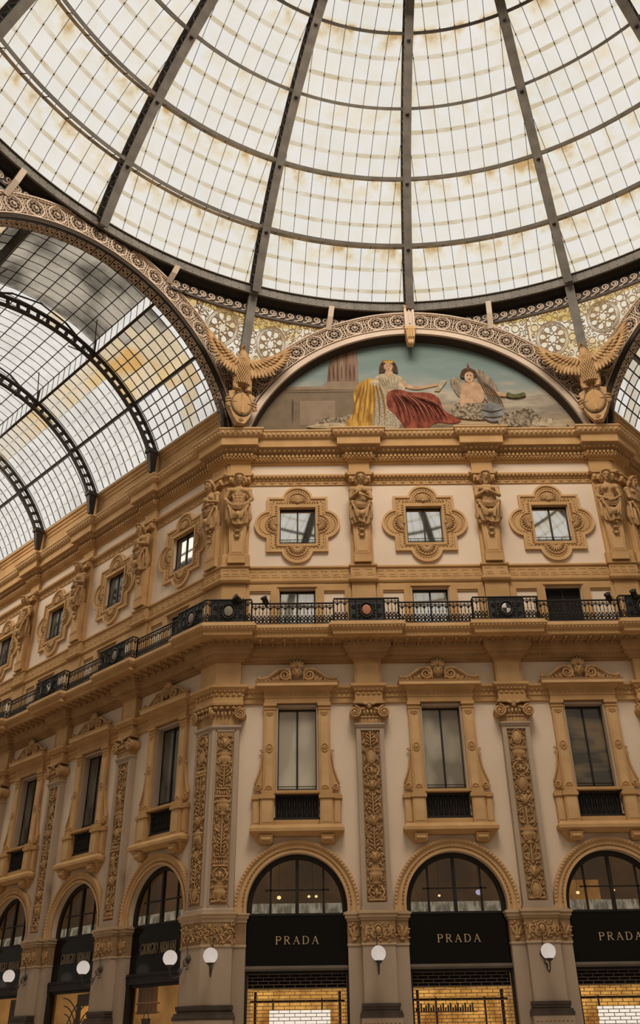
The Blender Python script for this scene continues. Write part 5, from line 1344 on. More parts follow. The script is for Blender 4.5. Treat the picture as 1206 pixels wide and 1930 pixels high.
for k in range(NR):
    for q in (1 / 3, 2 / 3):
        t = T0 + DT * (k + q); rows = [[dp(tt, -H2 + 2 * H2 * j / 8, .405) for j in range(9)] for tt in (t - .0048, t + .0048)]; mb.grid(rows, False, True)
mb.m('iron')
for kk in range(-5, 6):
    x = kk * .635; pts = []
    for i in range(NR * 4 + 1):
        t = T0 + DT * i / 4; r = rho_t(t) + .4
        if abs(x) < r * sin(H2) - .12: pts.append(dp(t, math.asin(x / r), .385))
    if len(pts) > 1: mb.tube(pts, .014, 3, False, False)
    for k in range(NR):
        for q in (0.02, 1 / 3, 2 / 3):
            t = T0 + DT * (k + q); r = rho_t(t) + .4
            if abs(x) < r * sin(H2) - .15: mb.ell(dp(t, math.asin(x / r), .375), (.038, .038, .045), 5, 3)
bar_s = mb.build('glazing_bars', None, glass_s)
def rib_mesh():
    mb = MB(); n = 42
    for e0, e1, w, key in ((-.34, -.29, .36, 'iron_grey'), (.33, .38, .40, 'iron')):
        mb.m(key); rows = []
        for i in range(n + 1):
            t = T0 + (TT - T0) * i / n; a = w / 2
            rows.append([dp(t, 0, e0, -a), dp(t, 0, e0, a), dp(t, 0, e1, a), dp(t, 0, e1, -a)])
        mb.grid(rows, True, False)
    mb.m('iron')
    for s in (-1, 1):
        for e in (-.27, .31):
            rows = []
            for i in range(n + 1):
                t = T0 + (TT - T0) * i / n; rows.append([dp(t, 0, e - .035, s * .14), dp(t, 0, e + .035, s * .14), dp(t, 0, e + .035, s * .17), dp(t, 0, e - .035, s * .17)])
            mb.grid(rows, True, False)
        m = 88
        for i in range(m):
            t0 = T0 + (TT - T0) * i / m; t1 = T0 + (TT - T0) * (i + 1) / m; a, b = (-.25, .29) if i % 2 else (.29, -.25)
            mb.tube([dp(t0, 0, a, s * .155), dp(t1, 0, b, s * .155)], .028, 4, False, False)
    for k in range(1, NR + 1): mb.ell(dp(T0 + DT * k - .012, 0, -.36), (.09, .09, .06), 8, 4)
    return mb
ribo = rib_mesh().build('rib', None, dome)
for k in range(16):
    az = k * pi / 8
    if k:
        c = ribo.copy(); COL.objects.link(c); c.rotation_euler = (0, 0, -az)
    g = glass_s if k == 0 else glass_s.copy()
    if k:
        COL.objects.link(g)
        for q in (bar_s,): c = q.copy(); COL.objects.link(c); c.parent = g
    g.rotation_euler = (0, 0, -(az + H2))
for k in range(1, NR + 1):   # purlins: inner and outer chord tied together
    t = T0 + DT * k; mb = MB()
    low = k <= 2
    for e, w, h, key in ((-.28, .06, .14, 'iron_grey'), (.30, .05, .12, 'rust_iron')) if low else ((.05, .07, .13, 'iron_grey'), (.36, .05, .07, 'iron')):
        mb.m(key); rows = []
        for j in range(193):
            az = 2 * pi * j / 192; dt = h / 2 / RS
            rows.append([dp(t - dt, az, e - w / 2), dp(t + dt, az, e - w / 2), dp(t + dt, az, e + w / 2), dp(t - dt, az, e + w / 2)])
        mb.grid(rows, True, False)
    mb.m('iron')
    for j in range(96): az = 2 * pi * (j + .5) / 96; mb.tube([dp(t, az, -.28 if low else .05), dp(t, az, .34)], .02, 4, False, False)
    mb.build('purlin', None, dome)
# ring beam
def cyl(mb, prof, n=192):
    rows = [[(r * sin(2 * pi * j / n), r * cos(2 * pi * j / n), z) for j in range(n)] for r, z in prof]; mb.grid(rows, True, False)
mb = MB(); mb.m('iron_grey'); cyl(mb, [(R0 + .02, -.06), (R0 - .06, -.05), (R0 - .06, .0), (R0, .01), (R0, .46), (R0 - .08, .43), (R0 - .08, .47), (R0 + .4, .5)])
mb.m('iron_black'); cyl(mb, [(R0 + .02, -.03), (R0 + .3, -.04), (R0 + .50, -.10)])
mb.m('iron')
for j in range(320):
    a = 2 * pi * j / 320
    for z in (.1, .34): mb.ell(((R0 - .01) * sin(a), (R0 - .01) * cos(a), z), (.022, .022, .022), 4, 3)
mb.build('ring_beam', None, dome)
FZ0, FZ1, RF = -.80, -.10, R0 + .50
mb = MB(); mb.m('iron_black'); cyl(mb, [(RF, FZ1), (RF, FZ0), (RF + .1, FZ0)]); mb.m('iron'); cyl(mb, [(RF - .05, FZ0 - .02), (RF - .05, FZ0 + .09), (RF, FZ0 + .1)])
mb.build('frieze_plate', None, dome)
mb = MB(); mb.m('lace'); N = 288
for j in range(N):
    a0 = 2 * pi * (j + .5) / N
    if cos(a0) < -.2: continue
    def fn(u, y, v, a0=a0): a = a0 + u / RF; r = RF + y; return (r * sin(a), r * cos(a), v)
    pts = [(-.24, FZ0 + .13), (-.12, FZ0 + .14)] + spiral(.0, FZ0 + .37, .175, 1.5, -pi / 2 - .2, 1, 18, .22)
    mb.strip(pts, .05, -.05, -.0, False, fn)
mb.build('scroll_frieze', None, dome)
# lantern crown
mb = MB(); mb.m('iron'); cyl(mb, [(rho_t(TT) + .1, RS * (sin(TT) - sin(T0)) + .3), (rho_t(TT) + .1, RS * (sin(TT) - sin(T0)) + .8)], 96)
for j in range(16): a = j * pi / 8; r = rho_t(TT); z = RS * (sin(TT) - sin(T0)) + .8; mb.tube([(r * sin(a), r * cos(a), z), (0, 0, z + 1.0)], .06, 4)
mb.m('dome_glass'); r = rho_t(TT) + .1; mb.add([(0, 0, z + 1.05)] + [(r * sin(j * pi / 16), r * cos(j * pi / 16), z + .05) for j in range(32)], [(0, 1 + j, 1 + (j + 1) % 32) for j in range(32)])
mb.build('lantern', None, dome)

# ---- corner struts and straps between ring and arches
def ringw(az, r, z): return DM @ Vector((r * sin(az), r * cos(az), z))
def strapobj(name, pts, w, th, key, label, cat, group):
    root_loc = Vector(pts[0]); pts = [Vector(p) for p in pts]; d0 = (pts[-1] - pts[0]).normalized()
    hz = Vector((pts[0].x, pts[0].y, 0)).normalized(); side = Vector((hz.y, -hz.x, 0)); rows = []
    for i, p in enumerate(pts):
        a = pts[max(0, i - 1)]; b = pts[min(len(pts) - 1, i + 1)]; d = (b - a).normalized(); nn = side.cross(d).normalized()
        rows.append([tuple(p + side * u * w / 2 + nn * v * th / 2 - root_loc) for u, v in ((-1, -1), (1, -1), (1, 1), (-1, 1))])
    mb = MB(); mb.m(key); mb.grid(rows, True, False); mb.add(rows[0], [(0, 1, 2, 3)]); mb.add(rows[-1], [(3, 2, 1, 0)])
    o = mb.build(name); o.location = root_loc; return tag(o, label, cat, group)
def aro(side, x):
    """height of the outer arch edge of a side (arms are narrower and shifted to the pier)"""
    if side == 0: return AZ + sqrt(max(.01, 8.5 ** 2 - x * x))
    return AZ + .45 + sqrt(max(.01, 7.95 ** 2 - (x + .7 * side) ** 2))
def arch_outer(az):
    """where azimuth az meets the outer edge of the wall arch of its side"""
    side = round(az / (pi / 4)); a = az - side * pi / 4; x = D * tan(a); z = aro(side, x) + .05; off = .5
    p = Matrix.Rotation(-side * pi / 4, 4, 'Z') @ Vector((x * (D - off) / D, D - off, z)); return p
wh = {-5: 'far left', -3: 'left', -1: 'left of the lunette keystone', 1: 'right of the lunette keystone', 3: 'right'}
for k, l in ((-5, 'beige curved bracket at the far left, over the left rosette arch'), (-4, 'beige curved bracket at the crown of the left rosette arch'), (-3, 'beige curved bracket over the right flank of the left rosette arch'), (-1, 'beige bracket left of the lunette keystone, joining arch and dome ring'), (1, 'beige bracket right of the lunette keystone, joining arch and dome ring'), (3, 'beige bracket at the right over the right rosette arch')):
    az = k * H2; p = arch_outer(az); p.z -= .12; q = ringw(az, R0 - .06, .02); m = (p + q) / 2; m += Vector((-sin(az), -cos(az), 0)) * .10
    strapobj('curved_bracket', [p, (p + m) / 2 + Vector((0, 0, 0)), m, (m + q) / 2, q], .24, .08, 'strap', l, 'bracket', 'beige brackets under the dome ring')
for k, l in ((-3, 'far left'), (-1, 'left'), (1, 'right')):
    az = k * 2 * H2; a = ringw(az, R0 + .25, .2); b = Vector((20.0 * sin(az), 20.0 * cos(az), 24.3)); a = ringw(az, R0 + .1, .25); mid_ = b.lerp(a, .5)
    strapobj('corner_strut', [b, mid_, a], .38, .26, 'iron_grey', 'grey iron strut rising from the %s eagle corner to the dome ring' % l, 'strut', 'grey corner struts')

# ================================================================== LATTICE SPANDRELS
def spandrel(side, sx):
    """between arch, ring and corner strut; sx=+1/-1 half of that wall side"""
    root = empty('lattice_spandrel'); RM = Matrix.Rotation(-side * pi / 4, 4, 'Z')
    def zl(x): return aro(side, sx * x)
    def P(x, y, z):
        a = math.atan(x / D); az = a + side * pi / 4
        lo = RM @ Vector((x, D + y - .18, zl(x))); hi = ringw(az, RF + .02 + y, FZ0 + .05); z1 = hi.z
        if z1 < lo.z + .02: z1 = lo.z + .02
        t = (z - lo.z) / (z1 - lo.z); p = lo.lerp(hi, t); p.z = z; 
        return p
    X1 = 7.68; ref = P(sx * 6.3, 0, 27.4)
    def PP(x, y, z): q = P(sx * x, y, z) - ref; return (q.x, q.y, q.z)
    def ztop(x): return ringw(math.atan(sx * x / D) + side * pi / 4, RF, FZ0 + .05).z
    def inside(x, z, m=.04): return .8 < x < X1 - m and zl(x) + m < z < ztop(x) - m
    x0 = next(q / 20 for q in range(10, 160) if zl(q / 20) < ztop(q / 20) - .03)
    mb = MB(); mb.m('spandrel_glass'); rows = []
    for i in range(31):
        x = x0 + (X1 + .1 - x0) * i / 30; rows.append([PP(x, .05, zl(x) + (ztop(x) - zl(x)) * j / 6) for j in range(7)])
    for j in range(6):
        pass
    mb.grid(rows, False, True)
    n = len(mb.f)
    for i in range(n):
        if i % 6 >= 5 or (i // 6 < 7): mb.mi[i] = 1
    mb.mats = ['spandrel_glass', 'spandrel_gold']; g = mb.build('stained_glass', None, root, fixn=False)
    mb = MB(); mb.m('lattice')
    def ring(cx, cz, r, w=.035, n=12, y=0):
        pts = [(cx + r * cos(2 * pi * t / n), cz + r * sin(2 * pi * t / n)) for t in range(n)]
        if all(inside(a, b, .0) for a, b in pts): mb.strip(pts, w, -.03 + y, .01, True, PP); return True
        run = []
        for a, b in pts + pts[:1]:
            if inside(a, b, 0): run.append((a, b))
            else:
                if len(run) > 1: mb.strip(run, w, -.03 + y, .01, False, PP)
                run = []
        if len(run) > 1: mb.strip(run, w, -.03 + y, .01, False, PP)
    def clip(pts, w, closed):
        P2_ = []
        for (a, b), (c, d) in zip(pts, pts[1:] + (pts[:1] if closed else [])):
            for q in range(3): P2_.append((a + (c - a) * q / 3, b + (d - b) * q / 3))
        if closed: P2_.append(pts[0])
        run = []
        for p in P2_:
            if inside(p[0], p[1], 0): run.append(p)
            else:
                if len(run) > 1: mb.strip(run, w, -.04, .01, False, PP)
                run = []
        if len(run) > 1: mb.strip(run, w, -.04, .01, False, PP)
    # big eight-petal rosette
    cx, R = (6.42 if side == 0 else 6.55), .76; cz = zl(cx) + (ztop(cx) - zl(cx)) * (.50 if side == 0 else .56); G = R / 1.02
    ring(cx, cz, R, .045, 36); ring(cx, cz, R - .07, .022, 36)
    star = []
    for t in range(16): r = (.34 if t % 2 else .22) * G; star.append((cx + r * cos(t * pi / 8), cz + r * sin(t * pi / 8)))
    mb.strip(star, .04, -.04, .01, True, PP)
    for k in range(8):
        a = k * pi / 4 + pi / 8; c, s = cos(a), sin(a)
        pet = []
        for u, v in ((.34, .0), (.48, .12), (.60, .215), (.72, .20), (.82, .09), (.84, 0), (.82, -.09), (.72, -.20), (.60, -.215), (.48, -.12)): pet.append((cx + (u * c - v * s) * G, cz + (u * s + v * c) * G))
        clip(pet, .035, True)
        a += pi / 8; tri = [(cx + .40 * G * cos(a), cz + .40 * G * sin(a)), (cx + .84 * G * cos(a - .16), cz + .84 * G * sin(a - .16)), (cx + .84 * G * cos(a + .16), cz + .84 * G * sin(a + .16))]
        clip(tri, .025, True)
        if 1:
            for q in (.62, .76): ring(cx + q * G * cos(a), cz + q * G * sin(a), .025, .02, 6)
    # surrounding circles and scrolls
    rnd = random.Random(side * 7 + sx + 20); placed = [(cx, cz, R)]
    for rad, tries in ((.17, 500), (.12, 900), (.08, 1500), (.05, 1800)):
        for _ in range(tries):
            x = rnd.uniform(x0, X1); z = rnd.uniform(zl(x), ztop(x))
            if not inside(x, z, rad * .9): continue
            if all(math.hypot(x - a, z - b) > rad + r + .01 for a, b, r in placed):
                placed.append((x, z, rad))
                if rad > .1 and rnd.random() < .6:
                    sp_ = spiral(x, z, rad, 1.5, rnd.uniform(0, 6), rnd.choice((-1, 1)), 12, .2); mb.strip(sp_, .03, -.03, .01, False, PP)
                else: ring(x, z, rad, .03, 10 if rad > .06 else 6)
    def edge(fz, w):
        pts = [(x0 + (X1 - x0) * i / 40, fz(x0 + (X1 - x0) * i / 40)) for i in range(41)]; mb.strip(pts, w, -.05, .01, False, PP)
    edge(lambda x: zl(x) + .05, .07); edge(lambda x: ztop(x) - .04, .07)
    mb.strip([(X1 - .05, zl(X1)), (X1 - .05, ztop(X1))], .08, -.05, .01, False, PP); mb.strip([(5.36, zl(5.36)), (5.36, ztop(5.36))], .05, -.05, .01, False, PP)
    mb.build('lattice', None, root); root.location = ref
    return root
for side, sx, l in ((-1, 1, 'gold and white lattice spandrel left of the left eagle strut'), (0, -1, 'gold and white lattice spandrel between the left eagle strut and the lunette arch'), (0, 1, 'gold and white lattice spandrel between the lunette arch and the right eagle strut'), (1, -1, 'gold and white lattice spandrel right of the right eagle strut'), (-1, -1, 'gold lattice spandrel at the far left beyond the left rosette arch')):
    tag(spandrel(side, sx), l, 'spandrel', 'lattice spandrels')

# ================================================================== EAGLES
def eagle():
    root = empty('eagle_statue'); B = MB()
    # z=0 on the cornice; shield 0.1..1.7, eagle above
    B.ell((0, -.28, 2.55), (.40, .34, .62), 16, 12); B.ell((0, -.36, 2.95), (.36, .30, .42), 16, 12); B.cap((0, -.40, 3.1), (-.04, -.46, 3.62), .25, .14, 12)
    B.ell((-.05, -.50, 3.78), (.13, .17, .14), 12, 8); B.cap((-.05, -.62, 3.78), (-.05, -.80, 3.74), .065, .03, 8); B.cap((-.05, -.80, 3.74), (-.05, -.82, 3.64), .03, .012, 6)
    for s in (-1, 1):
        B.ell((-.05 + s * .07, -.58, 3.84), (.05, .05, .03), 8, 5)
        B.cap((s * .22, -.32, 2.3), (s * .30, -.42, 1.78), .20, .12, 10); B.cap((s * .30, -.42, 1.78), (s * .24, -.50, 1.62), .09, .07, 8)
        for q in (-1, 0, 1): B.cap((s * .24, -.50, 1.66), (s * .24 + q * .11, -.66, 1.56), .05, .03, 6)
        B.cap((s * .30, -.25, 3.0), (s * .78, -.25, 3.18), .20, .13, 10)
    B.cap((0, -.1, 2.2), (0, -.02, 1.6), .25, .16, 10)
    remesh(B, 'body', 'eagle', .03, root, 2)
    F = MB(); rnd = random.Random(5)
    for r in range(15):       # breast and thigh feathers
        z = 3.5 - r * .11; w = .19 + .22 * sin(min(1, r / 8) * pi / 2)
        for q in range(-5, 6):
            a = q / 5 * 1.2 + (.12 if r % 2 else 0); x = w * sin(a); y = -.30 - (.35 if r > 2 else .27) * cos(a)
            F.ell((x, y, z), (.045, .03, .085), 5, 3)
    for s in (-1, 1):
        for r in range(5):
            for q in (-1, 0, 1): F.ell((s * .27 + q * .09, -.55 + .03 * r + .05 * abs(q), 2.25 - r * .12), (.055, .04, .10), 6, 4)
    for q in range(7): F.ell(((q - 3) * .11, -.22, 1.72 - .05 * abs(q - 3)), (.06, .05, .3), 6, 4)
    F.build('breast_feathers', 'eagle', root)
    for s, lift in ((-1, 1.0), (1, 1.0)):
        Wm = MB(); ca = cos(pi / 8); sa = sin(pi / 8)
        def wp(u, v, y=0): # u along the wing outwards, v up
            return Vector((s * (u * ca), -.30 - u * sa + y, v))
        # leading edge arm
        arm_ = [wp(.28, 3.0), wp(.68, 3.2), wp(.95, 3.2), wp(1.2, 3.32), wp(1.45, 3.5)]
        Wm.tube(arm_, [.17, .15, .12, .09, .04], 8)
        def feather(p, q, w, y):
            p = Vector(p); q = Vector(q); d = q - p; L = d.length; n = 7; side = Vector((s * ca, -sa, 0)); up = Vector((0, 0, 1))
            dn = d.normalized(); nrm = side.cross(up).normalized(); per = dn.cross(nrm).normalized(); rows = []
            for i in range(n + 1):
                t = i / n; ww = w * (sin(pi * (0.12 + .80 * t)) ** .55) * (1 if t < .85 else .75); c = p + d * t + nrm * s * 0
                off_ = Vector((0, -y, 0)); rows.append([tuple(c - per * ww + off_ + Vector((0, .02, 0))), tuple(c + off_ - Vector((0, .022, 0))), tuple(c + per * ww + off_ + Vector((0, .02, 0))), tuple(c + off_ + Vector((0, .05, 0)))])
            Wm.grid(rows, True, True); Wm.add(rows[0], [(0, 1, 2, 3)]); Wm.add(rows[-1], [(3, 2, 1, 0)])
        for i in range(11):     # primaries fanned from the wrist
            t = i / 10; a = radians(34 - 98 * t * .92); L = 1.0 - .36 * t; o_ = wp(1.0 + .25 * (1 - t) - .2 * t, 3.28 + .12 * (1 - t) - .2 * t); e = o_ + Vector((s * cos(a) * L * ca, -cos(a) * L * sa, sin(a) * L)); feather(o_, e, .125, .02 + .010 * i)
        for i in range(7):     # secondaries hanging
            t = i / 6; a = radians(-52 - 34 * t); L = .74 - .12 * t; o_ = wp(.9 - .55 * t, 3.05 - .18 * t); e = o_ + Vector((s * cos(a) * L * ca, -cos(a) * L * sa, sin(a) * L)); feather(o_, e, .13, .10 + .01 * i)
        for i in range(9):     # coverts
            t = i / 8; a = radians(20 - 92 * t); L = .60 - .15 * t; o_ = wp(1.1 - .68 * t, 3.3 - .25 * t); e = o_ + Vector((s * cos(a) * L * ca, -cos(a) * L * sa, sin(a) * L)); feather(o_, e, .105, .15)
        for i in range(8):
            t = i / 7; a = radians(8 - 75 * t); L = .36; o_ = wp(1.0 - .68 * t, 3.3 - .25 * t); e = o_ + Vector((s * cos(a) * L * ca, -cos(a) * L * sa, sin(a) * L)); feather(o_, e, .09, .20)
        Wm.build('wing', 'eagle', root)
    # cartouche shield
    S = MB(); S.m('eagle'); P = [(-.16, .06), (.16, .06), (.34, .36), (.50, .70), (.62, 1.0), (.52, 1.22), (.56, 1.5), (.30, 1.62), (0, 1.5), (-.30, 1.62), (-.56, 1.5), (-.52, 1.22), (-.62, 1.0), (-.50, .70), (-.34, .36)]
    S.prism(P, -.42, -.1)
    S.m('tan'); n = 28; rows = [[(r * .42 * cos(2 * pi * j / n), y, .95 + r * .55 * sin(2 * pi * j / n)) for j in range(n)] for r, y in ((1.0, -.42), (.94, -.50), (.8, -.53), (.4, -.56), (.02, -.57))]; S.grid(rows, True, True)
    S.m('base_dark'); S.tube([(.43 * cos(2 * pi * j / n), -.44, .95 + .56 * sin(2 * pi * j / n)) for j in range(n)], .025, 5, True)
    for a, b in ((-.38, -.06), (.06, .38)): S.tube([(a, -.54 if a > 0 else -.53, .95), (b, -.55, .95)], .016, 4)
    S.m('tan'); S.box(-.05, .05, -.585, -.5, .46, 1.44)
    S.m('eagle')
    for s in (-1, 1):
        for zz in (.88, 1.02, 1.16): S.cap((s * .50, -.44, zz), (s * .64, -.40, zz - .03), .05, .045, 6)
        q = spiral(s * .56, .80, .09, 1.4, 0, s, 10); S.tube([(a, -.45, b) for a, b in q], .035, 6)
    q = spiral(0, .2, .09, 1.3, 0, 1, 10); S.tube([(a, -.44, b) for a, b in q], .03, 5)
    S.build('shield', None, root)
    return root
eg = eagle()
ER = 19.45
def eplace(o, sg):
    az = sg * pi / 8; o.location = (ER * sin(az), ER * cos(az), 23.2); o.rotation_euler = (0, 0, -az); o.scale = (1, 1, 1.04); return o
eplace(eg, -1); tag(eg, 'ochre eagle with spread wings on an oval shield, left of the painted lunette', 'statue', 'eagle statues')
e2 = copy_tree(eg); eplace(e2, 1); tag(e2, 'ochre eagle with spread wings on an oval shield, right of the painted lunette', 'statue', 'eagle statues')

# ================================================================== VAULTS
def vault():
    root = empty('glass_vault'); A = radians(64); ph1, ph2 = radians(23.5), radians(45.5); YE = 42; Rg = 8.25; Y0 = .38
    def vp(r, ph, y): r -= .7; return (r * sin(ph), y, AZ + r * cos(ph))
    mb = MB(); rnd = random.Random(3)
    mats = ['vault_glass', 'vault_glass_dirty', 'vault_glass_dark', 'vault_amber', 'vault_orange']; mb.mats = list(mats)
    ny = int(YE / .5)
    for s in (-1, 1):
        seg_ = [(ph1, ph2, 5), (ph2, A, 5)]
        for pa, pb, n in seg_:
            for j in range(n):
                for i in range(ny):
                    y0 = Y0 + i * .5; a = pa + (pb - pa) * j / n; b = pa + (pb - pa) * (j + 1) / n; k = 'vault_glass'
                    if y0 < 5.0:
                        g_ = j + .5 * y0 + rnd.uniform(-.7, .7)
                        if pa == ph1: k = 'vault_glass_dark' if g_ < 1.3 else ('vault_orange' if g_ < 4.4 else 'vault_amber')
                        else: k = 'vault_orange' if (j < 1 and 1.4 < y0 < 2.4) else ('vault_glass_dirty' if abs(j * .35 + .9 - y0) < .55 else 'vault_glass')
                        if y0 < .8: k = 'vault_glass'
                    elif pa == ph1: k = 'vault_amber' if j < 2 else 'vault_glass'
                    mb.cur = mats.index(k); e = rnd.uniform(0, .012)
                    mb.add([vp(Rg, s * a, y0), vp(Rg, s * a, y0 + .5), vp(Rg + e, s * b, y0 + .5), vp(Rg + e, s * b, y0)], [(0, 1, 2, 3)])
        # louvred clerestory of the raised strip
        for i in range(ny):
            y0 = Y0 + i * .5; a = vp(Rg, s * ph1, y0); mb.cur = 0; mb.add([a, (a[0], y0 + .5, a[2]), (a[0], y0 + .5, a[2] + .9), (a[0], y0, a[2] + .9)], [(0, 1, 2, 3)])
    for j in range(8):
        for i in range(ny // 2):
            y0 = Y0 + i; a = -ph1 + 2 * ph1 * j / 8; b = a + 2 * ph1 / 8; mb.cur = 2 if y0 < 4.4 else (3 if rnd.random() < .1 else 0)
            q = [vp(Rg, t, y) for t, y in ((a, y0), (a, y0 + 1), (b, y0 + 1), (b, y0))]; mb.add([(x, y, z + .9) for x, y, z in q], [(0, 1, 2, 3)])
    mb.build('glass_panel', mats, root, fixn=False).data.polygons.foreach_set('material_index', mb.mi)
    mb = MB(); mb.m('iron')
    for s in (-1, 1):
        for i in range(ny + 1):
            y = Y0 + i * .5; mb.tube([vp(Rg - .04, s * (ph1 + (A - ph1) * k / 12), y) for k in range(13)], .028, 3, False, False)
            a = vp(Rg - .04, s * ph1, y); mb.tube([a, (a[0], a[1], a[2] + .9)], .02, 3, False, False)
    for i in range(ny // 1 + 1): y = Y0 + i * .5; mb.tube([(lambda p: (p[0], p[1], p[2] + .86))(vp(Rg, -ph1 + 2 * ph1 * k / 6, y)) for k in range(7)], .02, 3, False, False)
    for k in range(9):
        ph = -ph1 + 2 * ph1 * k / 8; a = vp(Rg, ph, Y0); mb.tube([(a[0], Y0, a[2] + .86), (a[0], YE, a[2] + .86)], .03 if k % 8 else .05, 3, False, False)
    for s in (-1, 1):
        for k in range(1, 5):
            for pa, pb in ((ph1, ph2), (ph2, A)): a = vp(Rg - .06, s * (pa + (pb - pa) * k / 5), Y0); mb.tube([a, (a[0], 4.9, a[2])], .034, 3, False, False)
    mb.build('glazing_bars', None, root)
    mb = MB(); mb.m('lapgrey')
    for s in (-1, 1):
        for pa, pb in ((ph1, ph2), (ph2, A)):
            for j in range(1, 5):
                ph = pa + (pb - pa) * j / 5; rows = []
                for i in range(ny * 3 + 1):
                    y = Y0 + i / 6; w = .0035 + .002 * sin(i * 2.1); rows.append([vp(Rg - .05, s * (ph - w + .002 * cos(i * 2.1)), y), vp(Rg - .05, s * (ph + w + .002 * cos(i * 2.1)), y)])
                mb.grid(rows, False, False)
    mb.build('lap_lines', None, root)
    for s in (-1, 1):
        for ph in (ph1, ph2):
            mb = MB(); mb.m('iron'); rows = []
            for i in range(2):
                y = Y0 if i == 0 else YE; rows.append([vp(r, s * (ph + dd), y) for r, dd in ((7.86, -.008), (7.86, .008), (8.24, .006), (8.24, -.006))])
            mb.grid(rows, True, False); mb.build('purlin', None, root)
    for k in range(8):
        y = 4.95 + 5 * k; mb = MB(); mb.m('iron')
        for r0, r1, w in ((7.60, 7.70, .16), (8.04, 8.14, .16)):
            rows = [[vp(r0, -A + 2 * A * i / 48, y - w / 2), vp(r1, -A + 2 * A * i / 48, y - w / 2), vp(r1, -A + 2 * A * i / 48, y + w / 2), vp(r0, -A + 2 * A * i / 48, y + w / 2)] for i in range(49)]; mb.grid(rows, True, False)
        n = 34
        for i in range(n + 1):
            ph = -A + 2 * A * i / n
            mb.ell(vp(7.87, ph, y), (.10, .05, .20), 6, 4, ph); 
            for q in (7.72, 8.02): mb.ell(vp(q, ph, y), (.19, .05, .05), 6, 4, ph)
        for s in (-1, 1):
            # corbel foot on the wall
            x, _, z = vp(7.87, s * A, y); a, b = sorted((x - s * .26, x + s * .24)); mb.box(a, b, y - .18, y + .18, z - .18, z + .02)
            a2, b2 = sorted((x - s * .02, x + s * .22)); mb.frustum(a2, b2, y - .08, y + .08, z - 1.15, min(x - s * .2, x + s * .22), max(x - s * .2, x + s * .22), y - .15, y + .15, z - .18)
            # brace up into the raised strip
            p = vp(7.9, s * ph1, y); mb.tube([p, (p[0] * .45, y, p[2] + 1.0)], .05, 5); mb.tube([p, (p[0], y, p[2] + .95)], .05, 5); mb.tube([(p[0] * .45, y, p[2] + 1.0), (0, y, p[2] + 1.3)], .04, 5)
            for q in (-1, 1): mb.tube([p, (p[0] * .75, y + q * 1.2, p[2] + .95)], .03, 4)
        mb.build('arched_rib', None, root)
    return root
M['lapgrey'] = emit('grey_lap', (.46, .42, .36), 1)
v1 = vault(); putm(v1, FR['armL'] @ SH); tag(v1, 'iron and glass barrel vault over the left arm of the gallery', 'vault', 'glass barrel vaults')
v2 = copy_tree(v1); putm(v2, FR['armR'] @ SHR); tag(v2, 'iron and glass barrel vault glimpsed at the right edge', 'vault', 'glass barrel vaults')
# parapet between cornice and vault
mb = MB(); mb.m('tan')
for fr, far in (('left', 40), ('right', 16)):
    P = [plan(fr, -far, .12), plan(fr, -.1, .12)] if fr == 'left' else [plan(fr, .1, .12), plan(fr, far, .12)]
    mould(mb, P, [(.35, 23.1), (.35, 23.3), (.05, 23.34), (.05, 24.62), (.12, 24.68), (.12, 24.8), (.2, 24.84), (.2, 24.96), (-.1, 25.02), (-.4, 25.06)])
for fr, L in (('left', [x for x in PL] + [-30.2, -35.2]), ('right', [5.2, 10.2])):
    for i, x in enumerate(L):
        fbox(fr, x - .32, x + .32, .1, .26, 23.3, 24.8)
        sg = -1 if fr == 'left' else 1
        for z in (23.75, 24.42): fbox(fr, min(x - sg * .6, x - sg * 4.4), max(x - sg * .6, x - sg * 4.4), .15, .21, z, z + .06)
trim(8, mb)

# ================================================================== PAINTED LUNETTE
def paint(name, c, c2, scale=3, stretch=(1, 1, 1), lo=.35, hi=.65): return mat(name, c, c2, .9, scale, stretch, lo=lo, hi=hi, spec=.05)
m, nt, out = new_mat('painted_sky'); bs = nt.nodes.new('ShaderNodeBsdfDiffuse'); link(nt, bs.outputs[0], out.inputs[0])
tc = nt.nodes.new('ShaderNodeTexCoord'); sp = nt.nodes.new('ShaderNodeSeparateXYZ'); link(nt, tc.outputs['Object'], sp.inputs[0])
nz = nt.nodes.new('ShaderNodeTexNoise'); nz.inputs['Scale'].default_value = .9; nz.inputs['Detail'].default_value = 5; mp = nt.nodes.new('ShaderNodeMapping'); mp.inputs['Scale'].default_value = (.55, 1, 1.9)
link(nt, tc.outputs['Object'], mp.inputs[0]); link(nt, mp.outputs[0], nz.inputs['Vector'])
ma = nt.nodes.new('ShaderNodeMath'); ma.operation = 'MULTIPLY_ADD'; ma.inputs[1].default_value = 3.8; link(nt, nz.outputs[0], ma.inputs[0]); link(nt, sp.outputs['Z'], ma.inputs[2])
mr = nt.nodes.new('ShaderNodeMapRange'); mr.inputs['From Min'].default_value = 25.1; mr.inputs['From Max'].default_value = 30.2; link(nt, ma.outputs[0], mr.inputs[0])
rp = nt.nodes.new('ShaderNodeValToRGB'); link(nt, mr.outputs[0], rp.inputs[0]); el = rp.color_ramp.elements
el[0].position = 0; el[0].color = (.36, .26, .15, 1); el[1].position = 1; el[1].color = (.15, .20, .18, 1)
for p_, c_ in ((.18, (.42, .32, .20)), (.32, (.24, .20, .16)), (.42, (.42, .36, .27)), (.55, (.26, .28, .25)), (.72, (.19, .245, .23))):
    q = el.new(p_); q.color = (*c_, 1)
link(nt, rp.outputs[0], bs.inputs[0]); M['p_sky'] = m
M['p_stone'] = paint('painted_plinth', (.20, .15, .10), (.16, .12, .08), 1.5); M['p_stone2'] = paint('painted_plinth_light', (.27, .20, .135), (.22, .16, .11), 2)
